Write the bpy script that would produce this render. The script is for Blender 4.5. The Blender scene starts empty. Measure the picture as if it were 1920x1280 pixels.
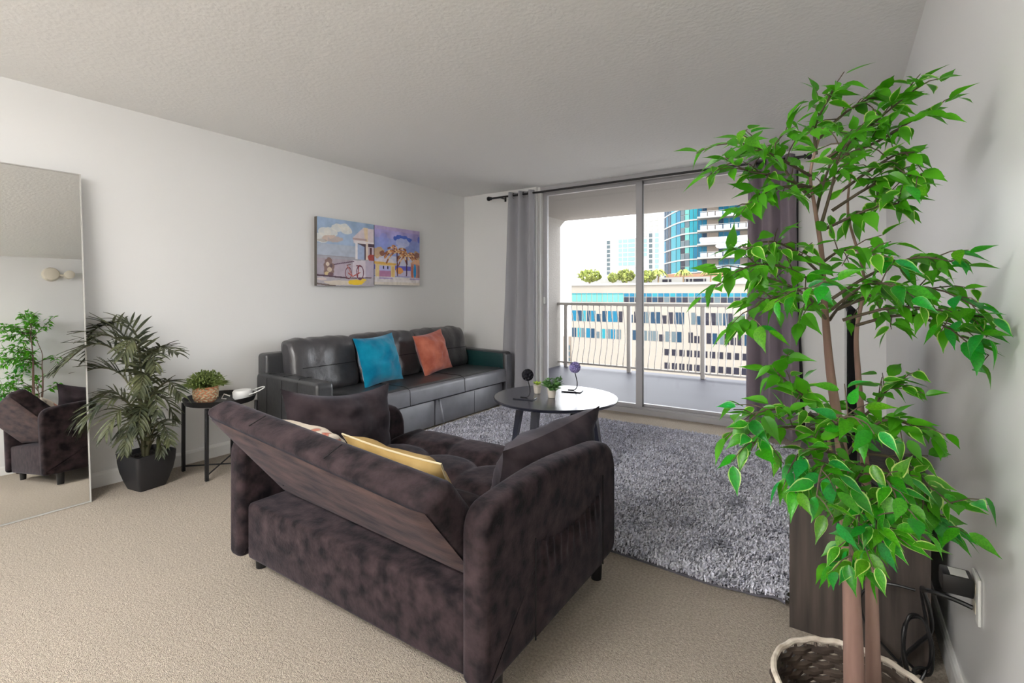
import bpy, bmesh, math, random
import numpy as np
from mathutils import Vector, Matrix, Euler, noise

random.seed(7)
np.random.seed(7)
SC = bpy.context.scene
COL = SC.collection
PI = math.pi

# ------------------------------------------------------------------ camera
F, CX, HZ, H = 924.0, 960.0, 553.0, 1.22
TH = math.radians(33.65)
FW = Vector((-math.sin(TH), math.cos(TH), 0)); RT = Vector((math.cos(TH), math.sin(TH), 0))
cam = bpy.data.cameras.new('camera'); camo = bpy.data.objects.new('camera', cam); COL.objects.link(camo)
camo.location = (0, 0, H); camo.rotation_euler = (PI/2, 0, TH)
cam.sensor_width = 36; cam.lens = F/1920*36; cam.shift_y = -(640-HZ)/1920; cam.clip_start = .02; cam.clip_end = 2000
SC.camera = camo

# ------------------------------------------------------------------ sky, sun, exposure
SKY = 6.5; SUN = 3.0; FILL = 54.0
w = bpy.data.worlds.new('sky'); SC.world = w; w.use_nodes = True
bg = w.node_tree.nodes['Background']; bg.inputs[0].default_value = (.93, .96, 1.0, 1); bg.inputs[1].default_value = SKY
sd = bpy.data.lights.new('sun', 'SUN'); sd.energy = SUN; sd.angle = .01; sd.color = (1, .95, .86)
so = bpy.data.objects.new('sun', sd); COL.objects.link(so)
so.rotation_euler = Vector((-.35, .60, -.72)).to_track_quat('-Z', 'Y').to_euler()
vs = SC.view_settings
vs.view_transform = 'Standard'; vs.look = 'None'; vs.exposure = 0.0; vs.gamma = 1.0; vs.use_curve_mapping = False
SC.cycles.use_denoising = True
SC.cycles.max_bounces = 10; SC.cycles.diffuse_bounces = 6; SC.cycles.transparent_max_bounces = 16
SC.cycles.sample_clamp_indirect = 8.0

# ------------------------------------------------------------------ helpers
def at(px, py, d):
    p = Vector((0, 0, H)) + FW*d + RT*((px-CX)/F*d); p.z = H-(py-HZ)/F*d
    return p
def at_y(px, py, Y):
    r = FW + RT*((px-CX)/F); t = Y/r.y
    return Vector((r.x*t, Y, H-(py-HZ)/F*t))
def lin(c): c /= 255.0; return c/12.92 if c <= .04045 else ((c+.055)/1.055)**2.4
def rgb(r, g, b): return (lin(r), lin(g), lin(b), 1)

class MB:
    def __init__(s): s.v = []; s.f = []; s.m = []
    def add(s, vs, fs, mi=0):
        o = len(s.v); s.v += [tuple(p) for p in vs]
        for f in fs: s.f.append(tuple(i+o for i in f)); s.m.append(mi)
        return s
    def box(s, x0, x1, y0, y1, z0, z1, mi=0):
        x0, x1 = min(x0, x1), max(x0, x1); y0, y1 = min(y0, y1), max(y0, y1); z0, z1 = min(z0, z1), max(z0, z1)
        return s.add([(x0,y0,z0),(x1,y0,z0),(x1,y1,z0),(x0,y1,z0),(x0,y0,z1),(x1,y0,z1),(x1,y1,z1),(x0,y1,z1)],
                     [(0,3,2,1),(4,5,6,7),(0,1,5,4),(1,2,6,5),(2,3,7,6),(3,0,4,7)], mi)
    def bm(s, bm, M=None, mi=0):
        bm.verts.ensure_lookup_table()
        for i, q in enumerate(bm.verts): q.index = i
        s.add([(M @ q.co if M else q.co) for q in bm.verts], [[q.index for q in f.verts] for f in bm.faces], mi); bm.free()
        return s
    def rbox(s, x0, x1, y0, y1, z0, z1, r=.02, seg=3, M=None, mi=0):
        bm = bmesh.new(); bmesh.ops.create_cube(bm, size=1)
        for q in bm.verts: q.co = Vector(((x0+x1)/2+q.co.x*(x1-x0), (y0+y1)/2+q.co.y*(y1-y0), (z0+z1)/2+q.co.z*(z1-z0)))
        if r > 0: bmesh.ops.bevel(bm, geom=bm.edges[:], offset=r, segments=seg, profile=.5, affect='EDGES')
        return s.bm(bm, M, mi)
    def hexa(s, c, r=.02, seg=3):
        bm = bmesh.new(); bmesh.ops.create_cube(bm, size=1); bm.verts.ensure_lookup_table()
        for q in bm.verts: q.co = Vector(c[(q.co.x > 0)*4+(q.co.y > 0)*2+(q.co.z > 0)])
        bmesh.ops.recalc_face_normals(bm, faces=bm.faces[:])
        bmesh.ops.bevel(bm, geom=bm.edges[:], offset=r, segments=seg, profile=.5, affect='EDGES')
        return s.bm(bm)
    def prism(s, pts, axis, a, b, r=0, seg=2):
        """closed 2-D outline extruded along axis ('x','y','z') from a to b"""
        def P(u, v, t): return {'x': (t, u, v), 'y': (u, t, v), 'z': (u, v, t)}[axis]
        bm = bmesh.new(); n = len(pts)
        A = [bm.verts.new(P(u, v, a)) for u, v in pts]; B = [bm.verts.new(P(u, v, b)) for u, v in pts]
        fa = bm.faces.new(A); fb = bm.faces.new(B)
        for i in range(n): bm.faces.new((A[i], A[(i+1) % n], B[(i+1) % n], B[i]))
        bmesh.ops.recalc_face_normals(bm, faces=bm.faces[:])
        if r > 0: bmesh.ops.bevel(bm, geom=list(set(fa.edges[:]+fb.edges[:])), offset=r, segments=seg, profile=.5, affect='EDGES')
        return s.bm(bm)
    def tube(s, pts, rad, n=8, cap=True, mi=0):
        pts = [Vector(p) for p in pts]; N = len(pts)
        if not hasattr(rad, '__len__'): rad = [rad]*N
        ref = None; vs = []
        for i, p in enumerate(pts):
            t = (pts[min(i+1, N-1)]-pts[max(i-1, 0)]).normalized()
            if ref is None: ref = Vector((0, 0, 1)) if abs(t.z) < .9 else Vector((1, 0, 0))
            u = (ref - t*ref.dot(t)); 
            if u.length < 1e-5: u = t.orthogonal()
            u.normalize(); ref = u; q = t.cross(u)
            for k in range(n):
                a = 2*PI*k/n; vs.append(p+(u*math.cos(a)+q*math.sin(a))*rad[i])
        fs = [(i*n+k, i*n+(k+1) % n, (i+1)*n+(k+1) % n, (i+1)*n+k) for i in range(N-1) for k in range(n)]
        if cap: fs += [tuple(range(n))[::-1], tuple((N-1)*n+k for k in range(n))]
        return s.add(vs, fs, mi)
    def lathe(s, c, prof, n=32, mi=0):
        c = Vector(c); vs = []; fs = []; N = len(prof)
        for r, z in prof:
            for k in range(n): vs.append((c.x+r*math.cos(2*PI*k/n), c.y+r*math.sin(2*PI*k/n), c.z+z))
        for i in range(N-1):
            for k in range(n): fs.append((i*n+k, i*n+(k+1) % n, (i+1)*n+(k+1) % n, (i+1)*n+k))
        if prof[0][0] > 1e-4: fs.append(tuple(range(n))[::-1])
        if prof[-1][0] > 1e-4: fs.append(tuple((N-1)*n+k for k in range(n)))
        return s.add(vs, fs, mi)
    def grid(s, fn, nu, nv, closed_u=False, mi=0):
        vs = [fn(i/(nu if closed_u else nu-1), j/(nv-1)) for j in range(nv) for i in range(nu)]
        fs = [(j*nu+i, j*nu+(i+1) % nu, (j+1)*nu+(i+1) % nu, (j+1)*nu+i) for j in range(nv-1) for i in range(nu if closed_u else nu-1)]
        return s.add(vs, fs, mi)
    def blob(s, c, r, sub=2, amp=.0, fr=3.0, sc=(1,1,1), mi=0):
        bm = bmesh.new(); bmesh.ops.create_icosphere(bm, subdivisions=sub, radius=1); c = Vector(c)
        for q in bm.verts:
            k = 1+amp*noise.noise(q.co*fr+c*7)
            q.co = Vector((q.co.x*sc[0], q.co.y*sc[1], q.co.z*sc[2]))*r*k+c
        return s.bm(bm, None, mi)

ORG = {}
def build(name, mb, m, parent=None, smooth=True, ang=38, label=None, loc=None, wn=False):
    """links one mesh object; vertices come in world coordinates"""
    org = ORG[parent] if parent is not None else Vector(loc if loc is not None else (0, 0, 0))
    me = bpy.data.meshes.new(name)
    me.from_pydata([(p[0]-org.x, p[1]-org.y, p[2]-org.z) for p in mb.v], [], mb.f)
    for q in (m if isinstance(m, (list, tuple)) else [m]): me.materials.append(q)
    if any(mb.m): me.polygons.foreach_set('material_index', mb.m)
    if smooth:
        me.polygons.foreach_set('use_smooth', [True]*len(me.polygons)); me.set_sharp_from_angle(angle=math.radians(ang))
    me.update()
    o = bpy.data.objects.new(name, me); COL.objects.link(o)
    if wn: wm = o.modifiers.new('normals', 'WEIGHTED_NORMAL'); wm.keep_sharp = True; wm.weight = 90
    if parent is not None: o.parent = parent
    else: o.location = org
    ORG[o] = org
    if label: o['label'] = label
    return o
def tag(o, label, cat, group=None, kind=None):
    o['label'] = label; o['category'] = cat
    if group: o['group'] = group
    if kind: o['kind'] = kind
    return o
def thing(name, loc, label, cat, group=None, kind=None):
    o = bpy.data.objects.new(name, None); COL.objects.link(o); o.location = loc; o.empty_display_size = .05
    ORG[o] = Vector(loc); return tag(o, label, cat, group, kind)
def struct(name, mb, m, label, cat, **k):
    return tag(build(name, mb, m, **k), label, cat, kind='structure')
def inst(name, me, parent, M):
    """a part that shares mesh data, M in world space"""
    o = bpy.data.objects.new(name, me); COL.objects.link(o); o.parent = parent
    o.matrix_basis = Matrix.Translation(-ORG[parent]) @ M; ORG[o] = ORG[parent]; return o
def mesh_of(name, mb, mats, smooth=True):
    me = bpy.data.meshes.new(name); me.from_pydata(mb.v, [], mb.f)
    for q in (mats if isinstance(mats, (list, tuple)) else [mats]): me.materials.append(q)
    if any(mb.m): me.polygons.foreach_set('material_index', mb.m)
    if smooth: me.polygons.foreach_set('use_smooth', [True]*len(me.polygons))
    return me
CUBES = {}
def unit(name, m, x0, x1, y0, y1, z0, z1, parent):
    """box part made from one shared unit cube per material"""
    if m.name not in CUBES: CUBES[m.name] = mesh_of('box_'+m.name, MB().box(-.5, .5, -.5, .5, -.5, .5), m, False)
    M = Matrix.Translation(((x0+x1)/2, (y0+y1)/2, (z0+z1)/2)) @ Matrix.Diagonal((abs(x1-x0), abs(y1-y0), abs(z1-z0), 1))
    return inst(name, CUBES[m.name], parent, M)

# ------------------------------------------------------------------ materials
def mat(name, c, rough=.6, c2=None, nscale=5., nw=(.35, .65), bump=0., bscale=200., bdist=.002, stretch=None, sheen=0., spec=.5, metal=0., detail=4., obj_rand=0., emit=None, coat=0., b2=None):
    m = bpy.data.materials.new(name); m.use_nodes = True
    nt = m.node_tree; b = nt.nodes['Principled BSDF']; L = nt.links.new
    b.inputs['Base Color'].default_value = c; b.inputs['Roughness'].default_value = rough
    b.inputs['Specular IOR Level'].default_value = spec; b.inputs['Metallic'].default_value = metal
    if sheen: b.inputs['Sheen Tint'].default_value = (.82, .84, 1, 1); b.inputs['Sheen Weight'].default_value = sheen; b.inputs['Sheen Roughness'].default_value = .45
    if coat: b.inputs['Coat Weight'].default_value = coat; b.inputs['Coat Roughness'].default_value = .2
    tc = nt.nodes.new('ShaderNodeTexCoord'); vec = tc.outputs['Object']
    if stretch:
        mp = nt.nodes.new('ShaderNodeMapping'); mp.inputs['Scale'].default_value = stretch; L(vec, mp.inputs[0]); vec = mp.outputs[0]
    last = None
    if c2:
        n = nt.nodes.new('ShaderNodeTexNoise'); n.inputs['Scale'].default_value = nscale; n.inputs['Detail'].default_value = detail; L(vec, n.inputs['Vector'])
        r = nt.nodes.new('ShaderNodeValToRGB'); r.color_ramp.elements[0].position = nw[0]; r.color_ramp.elements[1].position = nw[1]
        r.color_ramp.elements[0].color = c; r.color_ramp.elements[1].color = c2; L(n.outputs[0], r.inputs[0]); last = r.outputs[0]
        L(last, b.inputs['Base Color'])
    if obj_rand:
        oi = nt.nodes.new('ShaderNodeObjectInfo'); hs = nt.nodes.new('ShaderNodeHueSaturation')
        ma = nt.nodes.new('ShaderNodeMapRange'); ma.inputs[3].default_value = 1-obj_rand; ma.inputs[4].default_value = 1+obj_rand*.6
        L(oi.outputs['Random'], ma.inputs[0]); L(ma.outputs[0], hs.inputs['Value'])
        mh = nt.nodes.new('ShaderNodeMapRange'); mh.inputs[3].default_value = .5+.035*obj_rand/.3; mh.inputs[4].default_value = .5-.035*obj_rand/.3
        wn = nt.nodes.new('ShaderNodeTexWhiteNoise'); wn.noise_dimensions = '1D'; L(oi.outputs['Random'], wn.inputs['W']); L(wn.outputs[0], mh.inputs[0]); L(mh.outputs[0], hs.inputs['Hue'])
        if last: L(last, hs.inputs['Color'])
        else: hs.inputs['Color'].default_value = c
        L(hs.outputs[0], b.inputs['Base Color'])
    if bump:
        n = nt.nodes.new('ShaderNodeTexNoise'); n.inputs['Scale'].default_value = bscale; n.inputs['Detail'].default_value = 3; L(vec, n.inputs['Vector'])
        h = n.outputs[0]
        if b2:
            n2 = nt.nodes.new('ShaderNodeTexNoise'); n2.inputs['Scale'].default_value = b2; n2.inputs['Detail'].default_value = 2; L(vec, n2.inputs['Vector'])
            ad = nt.nodes.new('ShaderNodeMath'); ad.operation = 'ADD'; L(h, ad.inputs[0]); L(n2.outputs[0], ad.inputs[1]); h = ad.outputs[0]
        bp = nt.nodes.new('ShaderNodeBump'); bp.inputs['Strength'].default_value = bump; bp.inputs['Distance'].default_value = bdist
        L(h, bp.inputs['Height']); L(bp.outputs[0], b.inputs['Normal'])
    if emit: b.inputs['Emission Color'].default_value = emit[0]; b.inputs['Emission Strength'].default_value = emit[1]
    return m
def glass_mat(name, tint=(1, 1, 1, 1), refl=.06):
    m = bpy.data.materials.new(name); m.use_nodes = True; nt = m.node_tree; nt.nodes.clear(); L = nt.links.new
    o = nt.nodes.new('ShaderNodeOutputMaterial'); mx = nt.nodes.new('ShaderNodeMixShader')
    t = nt.nodes.new('ShaderNodeBsdfTransparent'); t.inputs[0].default_value = tint
    g = nt.nodes.new('ShaderNodeBsdfGlossy'); g.inputs['Roughness'].default_value = .0
    fr = nt.nodes.new('ShaderNodeFresnel'); fr.inputs[0].default_value = 1.25
    L(fr.outputs[0], mx.inputs[0]); L(t.outputs[0], mx.inputs[1]); L(g.outputs[0], mx.inputs[2]); L(mx.outputs[0], o.inputs[0])
    return m
M = {}
M['wall'] = mat('wall_paint', rgb(230, 230, 229), .55, bump=.12, bscale=260, bdist=.001, spec=.35)
M['wall_gloss'] = mat('satin_wall_paint', rgb(226, 226, 226), .3, bump=.05, bscale=60, bdist=.001, spec=.5)
M['ceiling'] = mat('ceiling_texture', rgb(240, 240, 239), .8, bump=.55, bscale=46, bdist=.005, spec=.2, stretch=(1, 1, 1))
M['trim'] = mat('trim_paint', rgb(232, 232, 230), .35)
M['carpet'] = mat('beige_carpet', rgb(184, 168, 148), .97, c2=rgb(228, 216, 199), nscale=105, nw=(.27, .73), bump=1., bscale=130, bdist=.016, b2=330, spec=.05, sheen=.15)
M['alum'] = mat('white_aluminium', rgb(176, 175, 178), .35, spec=.5)
M['dark_gasket'] = mat('dark_gasket', rgb(70, 66, 66), .6)
M['glass'] = glass_mat('window_glass')
M['stucco'] = mat('balcony_stucco', rgb(116, 112, 107), .9, bump=.6, bscale=55, bdist=.01)
M['soffit'] = mat('balcony_soffit_stucco', rgb(124, 118, 113), .9, bump=.5, bscale=50, bdist=.008)
M['balc_floor'] = mat('balcony_paint', rgb(50, 50, 61), .5, spec=.25, c2=rgb(60, 60, 71), nscale=1.5)
M['rail'] = mat('railing_paint', rgb(186, 180, 174), .45)
M['mirror'] = mat('mirror_silver', (.9, .91, .9, 1), .0, metal=1.0)
M['mirror_frame'] = mat('mirror_frame_paint', rgb(190, 188, 184), .4)
M['velvet'] = mat('brown_velvet', rgb(23, 19, 22), .92, c2=rgb(64, 52, 54), nscale=17, nw=(.34, .72), bump=.3, bscale=110, bdist=.004, sheen=.09, spec=.12, detail=12)
M['velvet_lit'] = mat('brown_velvet_lit', rgb(40, 30, 31), .92, c2=rgb(88, 68, 62), nscale=15, nw=(.34, .70), bump=.3, bscale=110, bdist=.004, sheen=.06, spec=.1, detail=12, stretch=(.35, 1.2, 1.2))  # same sofa velvet, lit tone of the lower back put into the colour
M['velvet_pillow'] = mat('grey_brown_velvet', rgb(36, 30, 34), .92, c2=rgb(68, 58, 61), nscale=9, nw=(.34, .7), bump=.15, bscale=40, bdist=.004, sheen=.16, spec=.12)
M['leather'] = mat('black_leather', rgb(46, 47, 50), .34, bump=.3, bscale=20, bdist=.010, spec=.9, c2=rgb(60, 61, 64), nscale=4)
M['leather_soft'] = mat('soft_charcoal_leather', rgb(60, 59, 62), .34, bump=.35, bscale=18, bdist=.012, spec=.9, c2=rgb(80, 78, 81), nscale=5)
M['leather_glossed'] = mat('window_glossed_leather', rgb(104, 105, 112), .38, bump=.12, bscale=18, bdist=.004, spec=.6, c2=rgb(120, 121, 128), nscale=5)  # black leather lightened, window gloss put into the colour
M['leather_cast'] = mat('teal_cast_leather', rgb(14, 50, 54), .45, c2=rgb(20, 62, 62), nscale=3)  # black leather with a teal reflection cast put into the colour
M['seam'] = mat('seam_thread', rgb(22, 22, 24), .8)
M['teal'] = mat('teal_plush', rgb(0, 112, 146), .9, c2=rgb(16, 146, 178), nscale=6, sheen=.5, bump=.2, bscale=40, bdist=.003, spec=.1)
M['orange'] = mat('rust_plush', rgb(166, 88, 70), .9, c2=rgb(200, 120, 98), nscale=7, sheen=.4, bump=.2, bscale=40, bdist=.003, spec=.1)
M['yellow'] = mat('mustard_cotton', rgb(158, 128, 74), .9, c2=rgb(180, 152, 98), nscale=6, bump=.2, bscale=60)
M['cream_edge'] = mat('cream_piping', rgb(206, 190, 156), .9)
M['black_metal'] = mat('black_metal', rgb(26, 26, 28), .45)
M['black_plastic'] = mat('black_plastic', rgb(20, 20, 22), .4)
M['pot_black'] = mat('black_planter', rgb(34, 34, 37), .5)
M['soil'] = mat('dark_gravel', rgb(40, 38, 38), .95, c2=rgb(78, 74, 72), nscale=70, bump=1., bscale=80, bdist=.02)
M['palm'] = mat('palm_green', rgb(42, 50, 36), .5, c2=rgb(90, 94, 62), nscale=9, spec=.4)
M['palm_stem'] = mat('palm_stem', rgb(86, 84, 58), .6)
M['leaf'] = mat('ficus_green', rgb(18, 104, 10), .38, c2=rgb(54, 154, 22), nscale=16, obj_rand=.35, spec=.45)
M['leaf_edge'] = mat('ficus_pale_edge', rgb(172, 206, 110), .45, obj_rand=.2)
M['leaf_rib'] = mat('ficus_rib', rgb(96, 140, 60), .5)
for k in ('leaf', 'leaf_edge'):   # thin leaves let some light through
    nt = M[k].node_tree; b = nt.nodes['Principled BSDF']; b.inputs['Subsurface Weight'].default_value = 0
    tr = nt.nodes.new('ShaderNodeBsdfTranslucent'); tr.inputs[0].default_value = rgb(96, 205, 26) if k == 'leaf' else rgb(200, 230, 130)
    mx = nt.nodes.new('ShaderNodeMixShader'); mx.inputs[0].default_value = .3
    nt.links.new(b.outputs[0], mx.inputs[1]); nt.links.new(tr.outputs[0], mx.inputs[2]); nt.links.new(mx.outputs[0], nt.nodes['Material Output'].inputs[0])
M['bark'] = mat('ficus_bark', rgb(120, 92, 82), .8, c2=rgb(150, 122, 110), nscale=20, stretch=(1, 1, .12), bump=.4, bscale=60)
M['bark_dark'] = mat('ficus_twig', rgb(84, 72, 58), .8)
M['basket'] = mat('dark_wicker', rgb(52, 42, 36), .7, c2=rgb(92, 78, 68), nscale=14, bump=.3, bscale=120)
M['basket_rim'] = mat('pale_wicker', rgb(186, 172, 156), .7, c2=rgb(222, 212, 198), nscale=30)
M['wood_dark'] = mat('grey_brown_woodgrain', rgb(46, 40, 37), .6, c2=rgb(82, 72, 66), nscale=10, stretch=(3.2, 3.2, .22), nw=(.35, .7), detail=6, bump=.1, bscale=40)
M['navy'] = mat('blue_black_lacquer', rgb(30, 32, 48), .27, spec=.7, coat=.35)
M['curtain'] = mat('grey_curtain', rgb(160, 160, 165), .85, sheen=.2, bump=.1, bscale=300)
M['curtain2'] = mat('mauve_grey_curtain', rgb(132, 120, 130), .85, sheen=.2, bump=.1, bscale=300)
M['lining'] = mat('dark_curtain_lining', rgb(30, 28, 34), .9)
M['white_pot'] = mat('cream_ceramic', rgb(226, 218, 206), .5)
M['grass'] = mat('small_plant_green', rgb(58, 108, 50), .6, c2=rgb(104, 150, 80), nscale=40)
M['olive'] = mat('olive_herb_green', rgb(84, 104, 48), .6, c2=rgb(130, 146, 78), nscale=40)
M['lime'] = mat('lime_leaf', rgb(172, 204, 70), .6)
M['rose_black'] = mat('navy_black_petals', rgb(24, 23, 34), .7)
M['lav'] = mat('lavender_petals', rgb(150, 140, 196), .8, c2=rgb(172, 162, 214), nscale=40)
M['terracotta'] = mat('woven_terracotta', rgb(206, 132, 96), .7, c2=rgb(230, 170, 134), nscale=30)
M['white_plastic'] = mat('white_plastic', rgb(234, 234, 232), .35)
M['beige_plastic'] = mat('ivory_plastic', rgb(214, 206, 190), .45)
M['tv_black'] = mat('matte_tv_black', rgb(10, 10, 11), .8, spec=.1)
M['screen'] = mat('tv_screen', rgb(8, 8, 10), .12)
M['fill_diffuser'] = mat('added_fill_glow', (1, 1, 1, 1), .6, emit=((1, .985, .965, 1), FILL))  # glow of the added fill lights
M['canvas_side'] = mat('canvas_side_cloth', rgb(92, 88, 84), .85)
# far buildings
M['b_cream'] = mat('cream_concrete', rgb(116, 110, 101), .9)
M['b_white'] = mat('white_concrete', rgb(126, 125, 121), .9)
M['b_beige'] = mat('beige_concrete', rgb(106, 96, 86), .9)
M['b_hazed'] = mat('hazed_tower_concrete', rgb(136, 136, 133), .9)  # distance haze put into the pale colour
M['b_orange'] = mat('peach_plaster', rgb(128, 94, 72), .9)
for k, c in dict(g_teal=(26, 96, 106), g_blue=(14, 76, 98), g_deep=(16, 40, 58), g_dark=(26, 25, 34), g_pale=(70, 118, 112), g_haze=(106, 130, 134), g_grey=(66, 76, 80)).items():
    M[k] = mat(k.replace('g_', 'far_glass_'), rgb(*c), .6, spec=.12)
M['g_rail'] = mat('far_balcony_rail', rgb(122, 128, 134), .5)
M['far_leaf'] = mat('far_foliage', rgb(88, 100, 34), .9, c2=rgb(130, 136, 66), nscale=1.2)
M['far_trunk'] = mat('far_trunk', rgb(120, 100, 76), .9)
M['pale_street'] = mat('pale_street_bounce', rgb(176, 172, 166), .9)  # street concrete made pale to bounce extra light up to the ceiling

# ------------------------------------------------------------------ the room
XL, XR, YB, YF, ZC = -3.93, .30, 4.82, -3.4, 2.45
WX0, WX1, WY = -2.90, -.50, 4.92          # sliding door opening, its plane
struct('floor', MB().box(XL-.12, XR+.12, YF-.12, WY+.02, -.2, 0), M['carpet'], 'beige cut pile carpet covering the living room floor', 'floor', smooth=False)
struct('ceiling', MB().box(XL-.12, XR+.12, YF-.12, WY+.10, ZC, ZC+.2), M['ceiling'], 'off-white textured ceiling over the living room', 'ceiling', smooth=False)
struct('wall_left', MB().box(XL-.12, XL, YF-.12, WY+.1, 0, ZC), M['wall'], 'long white wall behind the leather sofa and paintings', 'wall', smooth=False)
struct('wall_right', MB().box(XR, XR+.12, YF-.12, WY+.1, 0, ZC), M['wall_gloss'], 'satin white wall along the right behind the ficus', 'wall', smooth=False)
struct('wall_front', MB().box(XL, XR, YF-.12, YF, 0, ZC), M['wall'], 'white wall behind the camera at the far side of the room', 'wall', smooth=False)
struct('wall_back', MB().box(XL, WX0, YB, WY+.1, 0, ZC).box(WX1, XR, YB, WY+.1, 0, ZC), M['wall'], 'white end wall on both sides of the sliding glass door', 'wall', smooth=False)
def baseboard(name, axis, fixed, a, b, s, label):
    prof = [(0, 0), (.014, 0), (.014, .075), (.010, .088), (.004, .095), (0, .095)]
    mb = MB()
    if axis == 'y': mb.prism([(fixed+s*u, v) for u, v in prof], 'y', a, b)
    else: mb.prism([(fixed+s*u, v) for u, v in prof], 'x', a, b)
    struct(name, mb, M['trim'], label, 'baseboard', smooth=False)
baseboard('baseboard_left', 'y', XL, YF, YB, 1, 'white baseboard along the foot of the left wall')
baseboard('baseboard_right', 'y', XR, YF, YB, -1, 'white baseboard along the foot of the right wall')
baseboard('baseboard_back', 'x', YB, XL+.014, WX0, -1, 'short white baseboard below the grey curtain')

# sliding glass door (window_1)
win = thing('window_1', (WX0, WY, 0), 'white aluminium sliding glass door onto the balcony', 'sliding door', kind='structure')
ZT = 2.41
build('jamb_trim', MB().box(WX0, WX0+.022, YB-.004, WY, 0, ZC).box(WX0+.022, WX0+.05, WY-.06, WY+.04, 0, ZC), M['trim'], win, smooth=False)
build('jamb_trim', MB().box(WX1-.022, WX1, YB-.004, WY, 0, ZC).box(WX1-.05, WX1-.022, WY-.06, WY+.04, 0, ZC), M['trim'], win, smooth=False)
build('head_track', MB().box(WX0, WX1, WY-.05, WY+.07, ZT, ZC).box(WX0, WX1, WY-.03, WY-.018, ZT-.022, ZT).box(WX0, WX1, WY+.02, WY+.032, ZT-.022, ZT), M['alum'], win, smooth=False)
build('sill_track', MB().box(WX0, WX1, WY, WY+.12, 0, .055).box(WX0, WX1, WY+.025, WY+.035, .055, .072).box(WX0, WX1, WY+.075, WY+.085, .055, .072), M['alum'], win, smooth=False)
XM = -1.735
def sash(x0, x1, y, stile_l, stile_r):
    s = build('sash_frame', MB().box(x0, x0+stile_l, y-.018, y+.018, .072, ZT-.01).box(x1-stile_r, x1, y-.018, y+.018, .072, ZT-.01)
              .box(x0+stile_l, x1-stile_r, y-.018, y+.018, .072, .10).box(x0+stile_l, x1-stile_r, y-.018, y+.018, ZT-.05, ZT-.01), M['alum'], win, smooth=False)
    build('pane', MB().box(x0+stile_l, x1-stile_r, y-.003, y+.003, .10, ZT-.05), M['glass'], s, smooth=False)
    return s
s1 = sash(WX0+.05, XM+.05, WY+.03, .05, .065)
s2 = sash(XM-.012, WX1-.05, WY+.08, .045, .05)
build('gasket', MB().box(XM+.05, XM+.056, WY+.012, WY+.05, .08, ZT-.02), M['dark_gasket'], s1, smooth=False)
build('door_latch', MB().rbox(WX0+.065, WX0+.083, WY-.012, WY+.013, 1.12, 1.20, .006), M['white_plastic'], s1)

# curtain rod and curtains
ZR, YR = 2.355, 4.69
rod = thing('curtain_rod', (-1.84, YR, ZR), 'thin black metal curtain rod with knob finials above the sliding door', 'curtain rod')
build('rod', MB().tube([(-3.40, YR, ZR), (-.26, YR, ZR)], .0115, 12), M['black_metal'], rod)
for x, s in ((-3.40, -1), (-.26, 1)):
    prof = [(.0001, 0), (.012, 0), (.012, .012), (.020, .016), (.020, .024), (.013, .028), (.013, .034), (.024, .040), (.027, .052), (.024, .064), (.0001, .072)]
    mb = MB().lathe((0, 0, 0), prof, 16); mb.v = [(x+s*p[2], YR+p[0], ZR+p[1]) for p in mb.v]
    build('finial', mb, M['black_metal'], rod)
for x in (-3.30, -.30):
    build('bracket', MB().box(x-.006, x+.006, YR, YB-.006, ZR-.006, ZR+.006).box(x-.012, x+.012, YB-.006, YB, ZR-.03, ZR+.03), M['black_metal'], rod, smooth=False)
def curtain(name, xa, xb, xa2, xb2, folds, m, label, amp=.042, edge=None):
    t = thing(name, ((xa+xb)/2, YR, .015), label, 'curtain', 'grommet curtains at the sliding door')
    def fn(u, v):
        z = .02+v*2.37; k = 1-v
        x = (xa+(xb-xa)*u)*(1-k)+(xa2+(xb2-xa2)*u)*k
        y = YR-amp*(1+.25*k)*math.sin(u*folds*2*PI+.3)-.012*k*math.sin(u*folds*4*PI+1)+.006*noise.noise((u*6, z*1.5, 3))
        return (x+.012*k*noise.noise((u*9, z*1.2, 9)), y, z)
    o = build('panel', MB().grid(fn, int(folds*16)+1, 28), m, t)
    sm = o.modifiers.new('thickness', 'SOLIDIFY'); sm.thickness = .003
    n = int(folds*2)
    for i in range(n):
        u = ((i+.5)*PI-.3)/(folds*2*PI)+.25/folds
        if u > .98: continue
        x = xa+(xb-xa)*u
        mb = MB()
        mb.grid(lambda a, b: (x+.010*math.cos(b*2*PI)*.4, YR+(.026+.006*math.cos(b*2*PI))*math.cos(a*2*PI), ZR-.006+(.026+.006*math.cos(b*2*PI))*math.sin(a*2*PI)), 14, 7, True)
        build('grommet', mb, M['black_metal'], t)
    return t
curtain('curtain', -3.16, -2.83, -3.25, -2.82, 2.5, M['curtain'], 'grey curtain panel gathered at the left of the sliding door')
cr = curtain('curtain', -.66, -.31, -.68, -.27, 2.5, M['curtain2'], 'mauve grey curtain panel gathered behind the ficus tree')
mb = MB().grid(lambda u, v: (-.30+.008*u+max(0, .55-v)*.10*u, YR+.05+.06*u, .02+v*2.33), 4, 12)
ol = build('lining', mb, M['lining'], cr); ol.modifiers.new('thickness', 'SOLIDIFY').thickness = .003

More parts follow.
